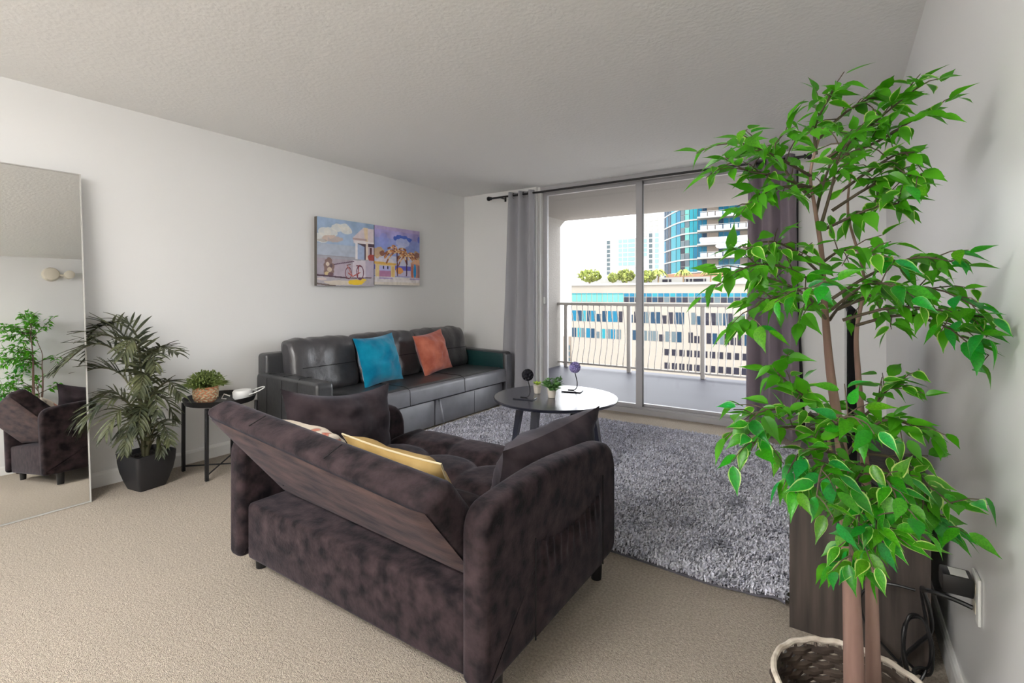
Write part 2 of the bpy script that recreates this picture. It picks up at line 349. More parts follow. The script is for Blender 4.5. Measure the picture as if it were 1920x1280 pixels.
# ------------------------------------------------------------------ balcony
BX0, BX1, BY = -4.06, 1.2, 7.62
struct('balcony_floor', MB().box(BX0-.2, BX1, WY+.12, BY+.1, -.22, -.005).box(BX0-.2, BX1, WY+.02, WY+.12, -.22, 0), M['balc_floor'], 'grey painted balcony floor beyond the glass door', 'balcony floor', smooth=False)
def soff():
    mb = MB().box(BX0-.2, BX1, WY+.1, BY, 2.50, 2.8)
    return mb
struct('balcony_ceiling', soff(), M['soffit'], 'rough beige balcony soffit seen through the glass door', 'balcony ceiling', smooth=False)
mb = MB().box(BX0-.2, BX0, WY+.1, BY, -.2, 2.5)
mb.prism([(BX0, 2.5), (BX0, 2.40), (BX0+.03, 2.44), (BX0+.10, 2.5)], 'y', WY+.1, BY)
struct('balcony_wall', mb, M['stucco'], 'rough stucco side wall at the left end of the balcony', 'balcony wall', smooth=False)
struct('outer_wall', MB().box(XR+.12, BX1, WY, WY+.1, 0, 2.5), M['stucco'], 'stucco outer wall of the balcony beside the room', 'wall', smooth=False)
rl = thing('balcony_railing', (-2.2, 7.55, 0), 'beige metal balcony railing with belly-curved balusters', 'railing')
build('top_rail', MB().rbox(BX0, BX1, 7.51, 7.59, 1.045, 1.095, .008, 2), M['rail'], rl)
build('bottom_rail', MB().rbox(BX0, BX1, 7.535, 7.565, .055, .085, .004, 2), M['rail'], rl)
posts = [-3.91+1.12*i for i in range(5)]
pm = mesh_of('post', MB().rbox(-.03, .03, -.03, .03, 0, 1.05, .004, 2), M['rail'])
bpts = [(0, 0, .07), (0, .0, .14), (0, .03, .22), (0, .075, .32), (0, .10, .45), (0, .10, .60), (0, .085, .72), (0, .04, .86), (0, .008, .95), (0, 0, 1.0), (0, 0, 1.05)]
bmh = mesh_of('baluster', MB().tube(bpts, .008, 6), M['rail'])
for i, x in enumerate(posts):
    inst('post', pm, rl, Matrix.Translation((x, 7.55, -.005)))
    if i < 4:
        for k in range(1, 11): inst('baluster', bmh, rl, Matrix.Translation((x+1.12*k/11, 7.55, 0)))

# ------------------------------------------------------------------ the city outside
struct('ground', MB().box(-400, 300, 12, 600, -31, -30), M['pale_street'], 'street level far below the balcony', 'ground', smooth=False)
YO = 85.0
def ox(px): return at_y(px, HZ, YO).x
def oz(py): return H+(at_y(1245, py, YO).z-H)
ob = thing('office_building', (ox(1230), YO+10, -30), 'low cream office block with strip windows across the street', 'building')
OX0, OX1 = ox(1071), ox(1700)
build('wall', MB().box(OX0, OX1, YO, YO+26, -30, oz(531)), M['b_cream'], ob, smooth=False)
build('parapet', MB().box(OX0-.3, OX1+.3, YO-.35, YO+.3, oz(533.5), oz(529.5)), M['b_white'], ob, smooth=False)
def win_far(px0, px1, py0, py1, m, parent, Y=YO, proud=.05, fn=None):
    a, b = at_y(px0, HZ, Y).x, at_y(px1, HZ, Y).x
    return unit('window', m, a, b, Y-proud, Y+.2, oz(py1), oz(py0), parent)
# strip windows under the parapet
px = 1073.0; i = 0
while px < 1690:
    wd = 8.6+.012*(px-1073)
    if i < 10:
        win_far(px, px+wd-.7, 549.5, 566.5, M['g_pale'], ob); 
        unit('blind', M['g_teal'], at_y(px, HZ, YO).x, at_y(px+wd-.7, HZ, YO).x, YO-.12, YO-.04, oz(551.2), oz(549.3), ob)
    else:
        win_far(px, px+wd-.9, 549.5, 556, M['g_blue'] if i % 3 else M['g_teal'], ob)
        win_far(px, px+wd-.9, 557.2, 566.5, (M['g_dark'], M['g_deep'], M['g_dark'], M['g_grey'])[(i*7) % 4], ob)
    px += wd+.6; i += 1
rng = random.Random(3)
for row, (t, b_) in enumerate(((585, 606.5), (621, 640))):
    px = 1073.0; i = 0
    while px < 1690:
        wd = (7.5+.010*(px-1073))*(1.0 if rng.random() < .6 else .82)
        short = (i % 6 == 5)
        m = M[rng.choice(['g_teal', 'g_blue', 'g_grey', 'g_deep'] if px < 1150 else ['g_deep', 'g_dark', 'g_grey', 'g_deep', 'g_dark'])]
        if i % 11 != 10: win_far(px, px+wd, t+(6 if short else 0), b_, m, ob)
        px += wd+(1.2 if i % 2 else 2.6)+(1.5 if short else 0); i += 1
for row, (t, b_) in enumerate(((653.7, 665.4), (679, 690.5), (704, 715))):
    px = 1246.0
    while px < 1690:
        win_far(px, px+9.4+.01*(px-1246), t, b_, M['g_dark'], ob); px += 13.8+.01*(px-1246)
# roof terrace behind the parapet
ter = thing('roof_terrace', (ox(1300), YO+12, oz(531)), 'low terrace wall with dark openings on the office roof', 'terrace wall')
YT = YO+14
def tz(py): return H-(py-HZ)/F*(at_y(1245, HZ, YT).y/(FW+RT*((1245-CX)/F)).y)
def tx(px): return at_y(px, HZ, YT).x
build('wall', MB().box(tx(1090), tx(1660), YT, YT+.5, oz(531)-.5, tz(520)), M['b_white'], ter, smooth=False)
build('upper_wall', MB().box(tx(1246), tx(1660), YT+1, YT+6, oz(531)-.5, tz(513.5)), M['b_orange'], ter, smooth=False)
for a, b_ in ((1242, 1252), (1254, 1259), (1280, 1284), (1286, 1291), (1293, 1298), (1300, 1319), (1321, 1324), (1206, 1210), (1216, 1222), (1340, 1352), (1356, 1366)):
    unit('opening', M['g_dark'], tx(a), tx(b_), YT-.05, YT+.1, tz(528.5), tz(523.5), ter)
def far_bush(name, px, py0, py1, pw, Y, label, palm=False):
    k = Y/(FW+RT*((px-CX)/F)).y/F
    z0 = H-(py1-HZ)*k; z1 = H-(py0-HZ)*k; r = pw*k/2; x = at_y(px, HZ, Y).x
    t = thing(name, (x, Y, z0), label, 'tree', 'planting on the office roof terrace')
    build('trunk', MB().tube([(x, Y, z0-.4), (x+.05*r, Y, z0+(z1-z0)*.6)], .06*r+.05, 6), M['far_trunk'], t)
    mb = MB(); q = random.Random(int(px))
    if palm:
        top = z0+(z1-z0)*.68
        for i in range(16):
            a = 2*PI*i/16+q.random()*.3; l = r*(.8+.4*q.random()); up = .35*r*q.random()+.1*r
            pts = [Vector((x+l*s*math.cos(a), Y+l*s*math.sin(a), top+up*4*s*(1-s)-(s*s)*l*.45)) for s in (0, .3, .6, .85, 1)]
            for c in range(4):
                wv = Vector((-math.sin(a), math.cos(a), 0))*r*(.13 if c < 3 else .06); p, n_ = pts[c], pts[c+1]
                mb.add([p+wv+Vector((0, 0, -.1*r)), p, n_, n_+wv+Vector((0, 0, -.1*r))], [(0, 1, 2, 3)]); mb.add([p-wv+Vector((0, 0, -.1*r)), p, n_, n_-wv+Vector((0, 0, -.1*r))], [(0, 1, 2, 3)])
    else:
        for i in range(420):
            a = q.random()*2*PI; e = math.asin(q.random()*2-1); rr = (.72+.33*q.random())
            c = Vector((x+r*rr*math.cos(a)*math.cos(e), Y+r*.8*rr*math.sin(a)*math.cos(e), z0+(z1-z0)*(.55+.45*rr*math.sin(e))))
            s = (z1-z0)*.10*(.6+.8*q.random()); R = Euler((q.random()*6, q.random()*6, q.random()*6)).to_matrix()
            mb.add([c+R@Vector(v)*s for v in ((-1, -.6, 0), (1, -.6, .2), (1, .6, 0), (-1, .6, .2))], [(0, 1, 2, 3)])
    build('foliage', mb, M['far_leaf'], t, smooth=False)
far_bush('roof_shrub', 1105, 506, 530, 46, YO+6, 'broad rounded green shrub at the left end of the office roof')
far_bush('roof_shrub', 1149, 512, 530, 18, YO+6, 'small round shrub beside the dark stripe of the far tower')
far_bush('roof_shrub', 1173, 506, 530, 32, YO+8, 'loose tall shrub left of the sliding door mullion')
far_bush('roof_shrub', 1212, 508, 530, 34, YO+8, 'bushy shrub just right of the sliding door mullion')
far_bush('roof_palm', 1234, 500, 530, 34, YO+9, 'roof palm below the left corner of the glass tower', True)
far_bush('roof_palm', 1281, 500, 530, 30, YO+9, 'roof palm in front of the teal glass tower', True)
far_bush('roof_palm', 1332, 496, 530, 32, YO+9, 'roof palm below the balconies of the glass tower', True)

# glass tower
YG = 140.0
tw = thing('glass_tower', (at_y(1320, HZ, YG).x, YG+14, -30), 'tall condominium tower with curved blue glass and white balconies', 'building')
def gz(py): return H-(py-HZ)/F*(YG/(FW+RT*((1280-CX)/F)).y)
def gx(px, Y=YG): return at_y(px, HZ, Y).x
cols = [1245, 1249, 1253, 1258, 1268, 1276, 1284, 1292.5, 1300, 1308]
def plan(px):      # curved left flank: recedes towards the left corner
    s = max(0, (1300-px)/55.0); Y = YG+16*s**2.2
    return Vector((at_y(px, HZ, Y).x, Y, 0))
bands = [413.8+24.3*i for i in range(-3, 6)]
cm = {0: ['g_deep', 'g_blue'], 1: ['g_blue', 'g_deep'], 2: ['g_deep', 'g_dark'], 3: ['g_teal'], 4: ['g_blue', 'g_teal'], 5: ['g_grey', 'g_dark', 'g_teal'], 6: ['g_pale', 'g_grey'], 7: ['g_teal'], 8: ['g_teal', 'g_blue']}
# core body behind the glass
body = [plan(p) for p in cols]+[Vector((gx(1545), YG+.3, 0)), Vector((gx(1545), YG+30, 0)), Vector((plan(1245).x, YG+34, 0))]
build('body', MB().prism([(p.x, p.y+.25) for p in body], 'z', -30, gz(300)), M['b_white'], tw, smooth=False)
q = random.Random(5)
for i, b_ in enumerate(bands[:-1]):
    z1, z0 = gz(b_+1.6), gz(bands[i+1]-1.2)
    for c in range(len(cols)-1):
        A, B = plan(cols[c]+.5), plan(cols[c+1]-.5)
        mbp = MB(); off = Vector((0, -.02, 0)); n = Vector((0, .3, 0))
        parts = [(z0, z1)] if c not in (5, 6) else [(z0, z0+(z1-z0)*.46), (z0+(z1-z0)*.52, z1)]
        for za, zb in parts:
            mp = MB().add([A+off+Vector((0,0,za)), B+off+Vector((0,0,za)), B+off+Vector((0,0,zb)), A+off+Vector((0,0,zb)), A+n+Vector((0,0,za)), B+n+Vector((0,0,za)), B+n+Vector((0,0,zb)), A+n+Vector((0,0,zb))],
                          [(0,1,2,3),(5,4,7,6),(4,0,3,7),(1,5,6,2),(3,2,6,7),(4,5,1,0)])
            build('pane', mp, M[q.choice(cm[c])], tw, smooth=False)
    # right half: glazing, plain wall and balconies
    for a, c_, m in ((1308.5, 1316, 'g_blue'), (1317, 1325, 'g_blue' if i % 2 else 'g_deep'), (1347.5, 1356, 'g_deep' if i % 2 else 'g_blue'), (1357, 1366, 'g_blue'), (1367.5, 1376, 'g_blue' if i % 2 else 'g_teal'), (1377, 1387, 'g_blue'), (1404, 1416, 'g_blue'), (1417, 1430, 'g_deep'), (1432, 1444, 'g_blue'), (1462, 1474, 'g_deep'), (1475, 1488, 'g_blue'), (1490, 1502, 'g_teal'), (1520, 1532, 'g_blue')):
        unit('pane', M[m], gx(a), gx(c_), YG+.1, YG+.5, z0, z1, tw)
    unit('wall_panel', M['b_beige'], gx(1325.5), gx(1347), YG+.05, YG+.5, z0, z1, tw)
    unit('wall_panel', M['b_beige'], gx(1387.5), gx(1403), YG+.05, YG+.5, z0, z1, tw); unit('wall_panel', M['b_beige'], gx(1445), gx(1461), YG+.05, YG+.5, z0, z1, tw); unit('wall_panel', M['b_beige'], gx(1503), gx(1519), YG+.05, YG+.5, z0, z1, tw)
    sl = unit('balcony_slab', M['b_white'], gx(1307, YG-3), gx(1540, YG-3), YG-3, YG+.3, gz(b_+1.0), gz(b_-2.0), tw)
    zz = gz(b_-2.0); zr = zz+1.35
    unit('balcony_rail', M['b_white'], gx(1312, YG-2.9), gx(1540, YG-2.9), YG-2.9, YG-2.8, zr-.12, zr, tw)
    for k in range(15):
        xk = 1312+k*14.5
        unit('rail_panel', M['g_rail'], gx(xk+.8, YG-2.9), gx(xk+13.4, YG-2.9), YG-2.87, YG-2.84, zz+.05, zr-.3, tw)
    mbb = MB()
    for c in range(len(cols)-1):
        A, B = plan(cols[c]), plan(cols[c+1]); o_ = Vector((0, -.25, 0)); n = Vector((0, .4, 0)); za, zb = Vector((0,0,gz(b_+1.4))), Vector((0,0,gz(b_-1.2)))
        mbb.add([A+o_+za, B+o_+za, B+o_+zb, A+o_+zb, A+n+za, B+n+za, B+n+zb, A+n+zb], [(0,1,2,3),(5,4,7,6),(4,0,3,7),(1,5,6,2),(3,2,6,7),(4,5,1,0)])
    build('floor_band', mbb, M['b_white'], tw, smooth=False)

def pale_tower(px0, px1, pytop, Y, label, columns, m='b_hazed', name='far_tower'):
    k = Y/(FW+RT*((px0-CX)/F)).y/F
    z1 = H-(pytop-HZ)*k; xa, xb = at_y(px0, HZ, Y).x, at_y(px1, HZ, Y).x
    t = thing(name, ((xa+xb)/2, Y+8, -30), label, 'building')
    build('body', MB().box(xa, xb, Y, Y+18, -30, z1), M[m], t, smooth=False)
    for a, b_, ya, yb, gm, st in columns:
        zt, zb = H-(ya-HZ)*k, H-(yb-HZ)*k
        n = max(1, int((yb-ya)/st)); h = (zt-zb)/n
        for i in range(n): unit('window', M[gm], at_y(a, HZ, Y).x, at_y(b_, HZ, Y).x, Y-.1, Y+.3, zb+h*i+h*.15, zb+h*(i+1)-h*.12, t)
    return t
pale_tower(1196, 1244, 380, 200, 'hazy white apartment tower between the mullion and the glass tower',
           [(1203, 1213, 398, 446, 'b_white', 9), (1203.5, 1212.5, 448, 482, 'g_haze', 8), (1217, 1223, 438, 515, 'g_grey', 9), (1228, 1234.5, 438, 515, 'g_haze', 9), (1217, 1223, 400, 438, 'b_white', 9), (1228, 1234, 408, 438, 'b_white', 9)])
pale_tower(1137, 1198, 449, 230, 'pale hazy tower with a dark vertical stripe on the horizon',
           [(1137.3, 1143.7, 451, 516, 'g_grey', 8), (1160, 1166, 450, 500, 'g_haze', 8), (1168, 1176, 450, 500, 'g_haze', 8), (1178, 1190, 450, 500, 'g_haze', 8)])
pale_tower(1056, 1070, 630, 120, 'grey low building left of the office block', [(1058, 1064, 645, 680, 'g_grey', 10), (1065, 1069, 645, 680, 'g_grey', 10)], 'b_beige', 'low_building')

# ------------------------------------------------------------------ added fill lights, unseen behind the camera, to brighten the room
for i, (x, y) in enumerate(((-1.75, -.9), (-1.75, -2.5))):
    t = thing('added_fill_light', (x, y, ZC), ('added unseen fill light nearest the sofa, on the ceiling behind the camera', 'added unseen fill light nearest the wall behind the camera')[i], 'added fill light', 'added fill lights on the ceiling')
    build('housing', MB().box(x-.72, x+.72, y-.20, y+.20, ZC-.035, ZC), M['white_plastic'], t, smooth=False)
    build('diffuser', MB().rbox(x-.70, x+.70, y-.18, y+.18, ZC-.11, ZC-.035, .03), M['fill_diffuser'], t)

# ------------------------------------------------------------------ soft goods helpers
def pillow(w, h, t, Mx, seed=0, n=22, pinch=.07, wr=.01, sag=0.):
    def side(sg):
        def fn(a, b):
            u, v = a*2-1, b*2-1
            x = w/2*u*(1-pinch*(1-v*v)); y = h/2*v*(1-pinch*(1-u*u))
            e = max(0, (1-u*u)*(1-v*v))
            z = sg*(t/2*e**.58)
            k = e**.3
            z += wr*k*noise.noise((u*2.3+seed, v*2.3, sg*3+seed*1.7))+wr*.5*k*noise.noise((u*5+seed, v*5, sg*3))
            z += .004*sg*(1 if e > 0 else 0)
            y -= sag*(1-u*u)*max(0, v)
            return Mx @ Vector((x, y, z))
        return fn
    mb = MB().grid(side(1), n, n)
    k = len(mb.v); mb.grid(side(-1), n, n)
    mb.f = [f if min(f) < k else f[::-1] for f in mb.f]
    return mb
def piping(w, h, Mx, r, pinch=.07, n=14):
    pts = []
    for s in range(4):
        for i in range(n):
            a = i/n*2-1; u, v = ((a, -1), (1, a), (-a, 1), (-1, -a))[s]
            pts.append(Mx @ Vector((w/2*u*(1-pinch*(1-v*v)), h/2*v*(1-pinch*(1-u*u)), 0)))
    pts.append(pts[0]); return MB().tube(pts, r, 6, False)
def frame(c, ux, uy):
    """matrix with local x along ux, y towards uy"""
    ux = Vector(ux).normalized(); uy = Vector(uy); uy = (uy-ux*uy.dot(ux)).normalized(); uz = ux.cross(uy)
    m = Matrix((ux, uy, uz)).transposed().to_4x4(); m.translation = Vector(c); return m

# ------------------------------------------------------------------ brown sleeper sofa in the foreground
so_ = thing('sleeper_sofa', (-1.48, 1.55, 0), 'dark brown velvet sleeper sofa with reclined backrest in the foreground', 'sofa')
SX0, SX1 = -2.225, -.825
def rounded(poly, rads, seg=5):
    out = []
    n = len(poly)
    for i in range(n):
        p = Vector(poly[i]); a = (Vector(poly[i-1])-p); b = (Vector(poly[(i+1) % n])-p); r = min(rads[i], a.length*.49, b.length*.49)
        A, B = p+a.normalized()*r, p+b.normalized()*r
        for k in range(seg+1):
            t = k/seg; out.append(tuple(A*(1-t)**2+p*2*t*(1-t)+B*t*t))
    return out
prof = rounded([(1.105, .09), (1.105, .61), (1.48, .64), (2.075, .585), (2.075, .09)], [.03, .085, .3, .15, .07], 6)
for nm, xa, xb in (('armrest', SX0, SX0+.095), ('armrest', SX1-.095, SX1)):
    ar = build(nm, MB().prism(prof, 'x', xa, xb, .03, 4), M['velvet'], so_, ang=60, wn=True)
    if xa > -1.5:
        def pk(u, v):
            y = 1.375+u*.545; z = .105+v*(.31-.04*math.sin(u*PI))
            d = .010*math.sin(PI*min(1, max(0, v)))**.5*min(1, 8*u, 8*(1-u))
            ruf = .006*max(0, (v-.55)/.45)*math.sin(u*70+3*noise.noise((u*4, v*3, 0)))
            return (SX1+.001+d+ruf*min(1, 10*u, 10*(1-u)), y, z)
        build('side_pocket', MB().grid(pk, 90, 14), M['velvet'], ar, ang=80)
        build('seam', MB().tube([(SX1+.002, 1.375, .10), (SX1+.002, 1.375, .43)], .003, 6), M['seam'], ar); build('seam', MB().tube([(SX1+.002, 1.92, .10), (SX1+.002, 1.92, .47)], .003, 6), M['seam'], ar)
build('base', MB().rbox(SX0+.097, SX1-.097, 1.135, 2.02, .085, .325, .018, 3), M['velvet'], so_)
buttons = [(-1.99+.30*i, yy) for i in range(4) for yy in (1.56, 1.87)]
def seat_top(u, v):
    x = SX0+.10+u*(SX1-SX0-.20); y = 1.31+v*.86
    e = min(1, 9*u, 9*(1-u), 9*v, 7*(1-v)); z = .375+.075*(1-(1-e)**2.4)
    for bx, by in buttons: z -= .045*math.exp(-((x-bx)**2+(y-by)**2)/.0035)
    for bx, by in buttons: z -= .012*math.exp(-((x-bx)/.025)**2)*(.3+.7*math.exp(-((y-by)/.12)**2)) + .006*math.exp(-((y-by)/.03)**2)
    return (x, y, z+.006*noise.noise((x*4, y*4, 1)))
mb = MB().grid(seat_top, 70, 46)
mb.rbox(SX0+.10, SX1-.10, 1.31, 2.17, .20, .385, .03, 3)
st = build('seat', mb, M['velvet'], so_, ang=70)
for bx, by in buttons: build('button', MB().blob((bx, by, .388), .014, 1, sc=(1, 1, .5)), M['velvet'], st)
# backrest: slab leaning towards the camera, left end a little higher
XA, XB = -2.118, -.922
L = dict(A=(1.045, .800), D=(.945, .762), C=(1.305, .318), B=(1.415, .38)); R = dict(A=(1.085, .692), D=(.965, .642), C=(1.215, .335), B=(1.335, .385))
nU, nS = 26, 14
def slab(face):
    def fn(u, s):
        x = XA+(XB-XA)*u
        def P(k): return Vector((L[k][0]*(1-u)+R[k][0]*u, L[k][1]*(1-u)+R[k][1]*u))
        a, b = (P('D'), P('C')) if face == 'back' else (P('A'), P('B'))
        p = a*(1-s)+b*s
        e = min(1, 14*u, 14*(1-u), 9*s+.0, 9*(1-s))
        nrm = (P('D')-P('A')).normalized()*(1 if face == 'back' else -1)
        p = p+nrm*(.016*(1-(1-min(1, e))**2)-.006)
        return (x, p.x, p.y)
    return fn
c = []
for xi, e in ((XA, L), (XB, R)):
    # order: y low/high, z low/high  -> D,C are the back side
    c += [(xi, *e['C']), (xi, *e['D']), (xi, *e['B']), (xi, *e['A'])]
c = [Vector(v) for v in c]
cc = [c[0], c[1], c[2], c[3], c[4], c[5], c[6], c[7]]
mb = MB().hexa(cc, .034, 4)
bk = build('backrest', mb, M['velvet'], so_, ang=50, wn=True)
# overlay on the backrest underside, its lit brown put into the colour
def under(u, s):
    p = Vector(slab('back')(.012+.976*u, .05+.93*s)); return p
build('back_panel', MB().grid(under, nU, nS), M['velvet_lit'], bk)
for u in (.26, .62):
    pts = []
    for q_, k0 in ((0, 'D'), (1, 'A')):
        pts.append(Vector((XA+(XB-XA)*u, L[k0][0]*(1-u)+R[k0][0]*u, L[k0][1]*(1-u)+R[k0][1]*u)))
    d = (pts[1]-pts[0]); up = Vector((0, -d.z, d.y)).normalized()
    build('seam', MB().tube([pts[0]+d*.2+up*.0005, pts[1]-d*.2+up*.0005], .002, 6), M['seam'], bk)
for x, y in ((SX0+.06, 1.22), (SX1-.05, 1.22), (SX0+.06, 1.97), (SX1-.05, 1.97)):
    build('leg', MB().lathe((x, y, 0), [(.022, 0), (.027, .10)], 16), M['black_plastic'], so_)
# scatter pillows on the brown sofa
def tagp(o, label, group=None): return tag(o, label, 'pillow', group)
def pil(name, w, h, t, c, ux, uy, m, label, **k):
    Mx = frame(c, ux, uy); r = thing(name, Mx.translation, label, 'pillow', 'scatter pillows')
    build('cover', pillow(w, h, t, Mx, **k), m, r, ang=80); return r, Mx
pil('throw_pillow', .62, .41, .20, (-2.01, 1.535, .575), (.03, 1, -.10), (-.22, .05, 1), M['velvet_pillow'], 'grey brown velvet pillow propped against the far armrest of the sleeper sofa', seed=1, wr=.03, sag=.03, pinch=.10)
pil('throw_pillow', .66, .38, .27, (-1.05, 1.835, .503), (.15, 1, .09), (.42, 0, 1), M['velvet_pillow'], 'dark velvet pillow propped against the near armrest of the sleeper sofa', seed=4, wr=.03, pinch=.11)
# floral pillow: cream cover with printed rust and grey flowers
m = mat('floral_cotton', rgb(206, 192, 176), .9, bump=.2, bscale=40)
nt = m.node_tree; b = nt.nodes['Principled BSDF']; tc = nt.nodes['Texture Coordinate']
vo = nt.nodes.new('ShaderNodeTexVoronoi'); vo.inputs['Scale'].default_value = 14; nt.links.new(tc.outputs['Object'], vo.inputs['Vector'])
rp = nt.nodes.new('ShaderNodeValToRGB'); e = rp.color_ramp.elements; e[0].position = .0; e[0].color = rgb(170, 96, 80); e[1].position = .45; e[1].color = rgb(214, 202, 186)
x_ = e.new(.26); x_.color = rgb(196, 128, 108); x_ = e.new(.30); x_.color = rgb(150, 138, 130); x_ = e.new(.36); x_.color = rgb(208, 196, 180)
nt.links.new(vo.outputs['Distance'], rp.inputs[0]); nt.links.new(rp.outputs[0], b.inputs['Base Color'])
pil('throw_pillow', .44, .40, .15, (-1.79, 1.275, .535), (1, .02, -.03), (0, -.55, .85), m, 'cream floral pillow tucked behind the reclined backrest', seed=6, wr=.012)
r, Mx = pil('throw_pillow', .48, .40, .15, (-1.325, 1.30, .520), (1, .03, -.055), (0, -.55, .85), M['yellow'], 'mustard yellow pillow with pale piping behind the reclined backrest', seed=9, wr=.02)
build('piping', piping(.48, .40, Mx, .0035), M['cream_edge'], r)

# ------------------------------------------------------------------ black leather sofa along the left wall
LX0, LX1, LY0, LY1 = -3.90, -3.08, 2.14, 4.62
ls = thing('leather_sofa', (-3.49, 3.38, 0), 'long black leather sofa bed along the left wall', 'sofa')
def armprof(): return rounded([(LX0+.02, .03), (LX0+.02, .605), (LX1, .59), (LX1, .03)], [.02, .05, .045, .02], 5)
a1 = build('armrest', MB().prism(armprof(), 'y', LY0, LY0+.14, .025, 4), M['leather'], ls, ang=60, wn=True)
for x in (-3.72, -3.52, -3.32): build('seam', MB().tube([(x, LY0-.001, .03), (x, LY0-.001, .57), (x, LY0+.02, .602), (x, LY0+.12, .602)], .002, 6), M['seam'], a1)
a2 = build('armrest', MB().prism(armprof(), 'y', LY1-.12, LY1, .025, 4), M['leather'], ls, ang=60, wn=True)
build('inner_panel', MB().prism(rounded([(LX0+.16, .36), (LX0+.16, .585), (LX1-.035, .572), (LX1-.035, .36)], [.02]*4), 'y', LY1-.127, LY1-.118, .003, 2), M['leather_cast'], a2, label='inner face of the armrest with a teal reflection cast painted in')
build('arm_front', MB().rbox(LX1-.012, LX1+.006, LY1-.115, LY1-.005, .06, .56, .006, 2), M['leather_glossed'], a2)
build('back_frame', MB().rbox(LX0, LX0+.13, LY0+.02, LY1-.02, .05, .755, .03, 4), M['leather'], ls)
build('seat', MB().rbox(LX0+.10, LX1+.0, LY0+.142, LY1-.13, .255, .425, .055, 5), M['leather'], ls)
build('seat_front', MB().prism(rounded([(LX1-.03, .262), (LX1-.03, .415), (LX1+.012, .40), (LX1+.018, .27)], [.01, .03, .03, .01]), 'y', LY0+.145, LY1-.133, .006, 2), M['leather_glossed'], ls, ang=60)
for y in (3.03, 3.77): build('seam', MB().tube([(LX0+.35, y, .427), (LX1-.04, y, .426), (LX1+.014, y, .40), (LX1+.019, y, .27)], .0025, 6), M['seam'], ls)
for ya, yb in ((LY0+.145, 3.385), (3.40, LY1-.135)):
    build('drawer_front', MB().rbox(LX1-.12, LX1-.03, ya, yb, .015, .25, .008, 2), M['leather_glossed'], ls)
build('seam', MB().tube([(LX1-.0295, 3.98, .02), (LX1-.0295, 3.98, .245)], .0018, 6), M['seam'], ls)
build('plinth', MB().box(LX0+.05, LX1-.15, LY0+.16, LY1-.14, 0, .255), M['black_plastic'], ls, smooth=False)
build('pull_strap', MB().add([Vector((x, y, z)) for (x, z) in ((LX1-.01, .262), (LX1+.02, .15), (LX1+.045, .045)) for y in (3.41, 3.435)], [(0, 1, 3, 2), (2, 3, 5, 4)]), M['leather_glossed'], ls).modifiers.new('thickness', 'SOLIDIFY').thickness = .006
ys = [LY0+.15, 2.935, 3.71, LY1-.13]
for i in range(3):
    ya, yb = ys[i]+.006, ys[i+1]-.006
    def bc(u, v, ya=ya, yb=yb, i=i):
        a = (u*2-1); 
        th = 2*PI*v
        # rounded-rectangle cross-section in x/z, squeezed at the two ends
        k = (1-abs(a)**8)**.35 if abs(a) < 1 else 0
        cxx, czz = -3.70, .635; hx, hz = .105*(.45+.55*k), .225*(.82+.18*k)
        ct, sn = math.cos(th), math.sin(th)
        x = hx*math.copysign(abs(ct)**.55, ct); z = hz*math.copysign(abs(sn)**.5, sn)
        x += .05*z/.22*-1
        if ct > .2 and abs(z-.0) < .03: x -= .014*(1-abs(z)/.03)
        x += .012*noise.noise((a*3+i*4, z*8, 1))*k; zz = z+.012*noise.noise((a*4+i*3, 5, 2))*k*(1 if sn > 0 else 0)
        return (cxx+x, (ya+yb)/2+(yb-ya)/2*a*(1-.02*abs(sn)), czz+zz)
    mb = MB().grid(lambda v, u: bc(u, v), 40, 44, True)
    n = len(mb.v); 
    mb.f.append(tuple(range(40))); mb.f.append(tuple(range(n-40, n))[::-1]); mb.m += [0, 0]
    bcu = build('back_cushion', mb, M['leather_soft'], ls, ang=70)
    build('seam', MB().tube([(-3.578, ya+.06+(yb-ya-.12)*t/10, .632) for t in range(11)], .0025, 6), M['seam'], bcu)
pil('throw_pillow', .46, .45, .19, (-3.46, 3.035, .640), (-.02, 1, .05), (-.30, -.05, 1), M['teal'], 'bright teal plush pillow on the leather sofa', seed=12, wr=.03, pinch=.09)
pil('throw_pillow', .43, .43, .18, (-3.47, 3.755, .635), (-.02, 1, .12), (-.30, -.12, 1), M['orange'], 'rust orange plush pillow on the leather sofa', seed=15, wr=.03, pinch=.09)

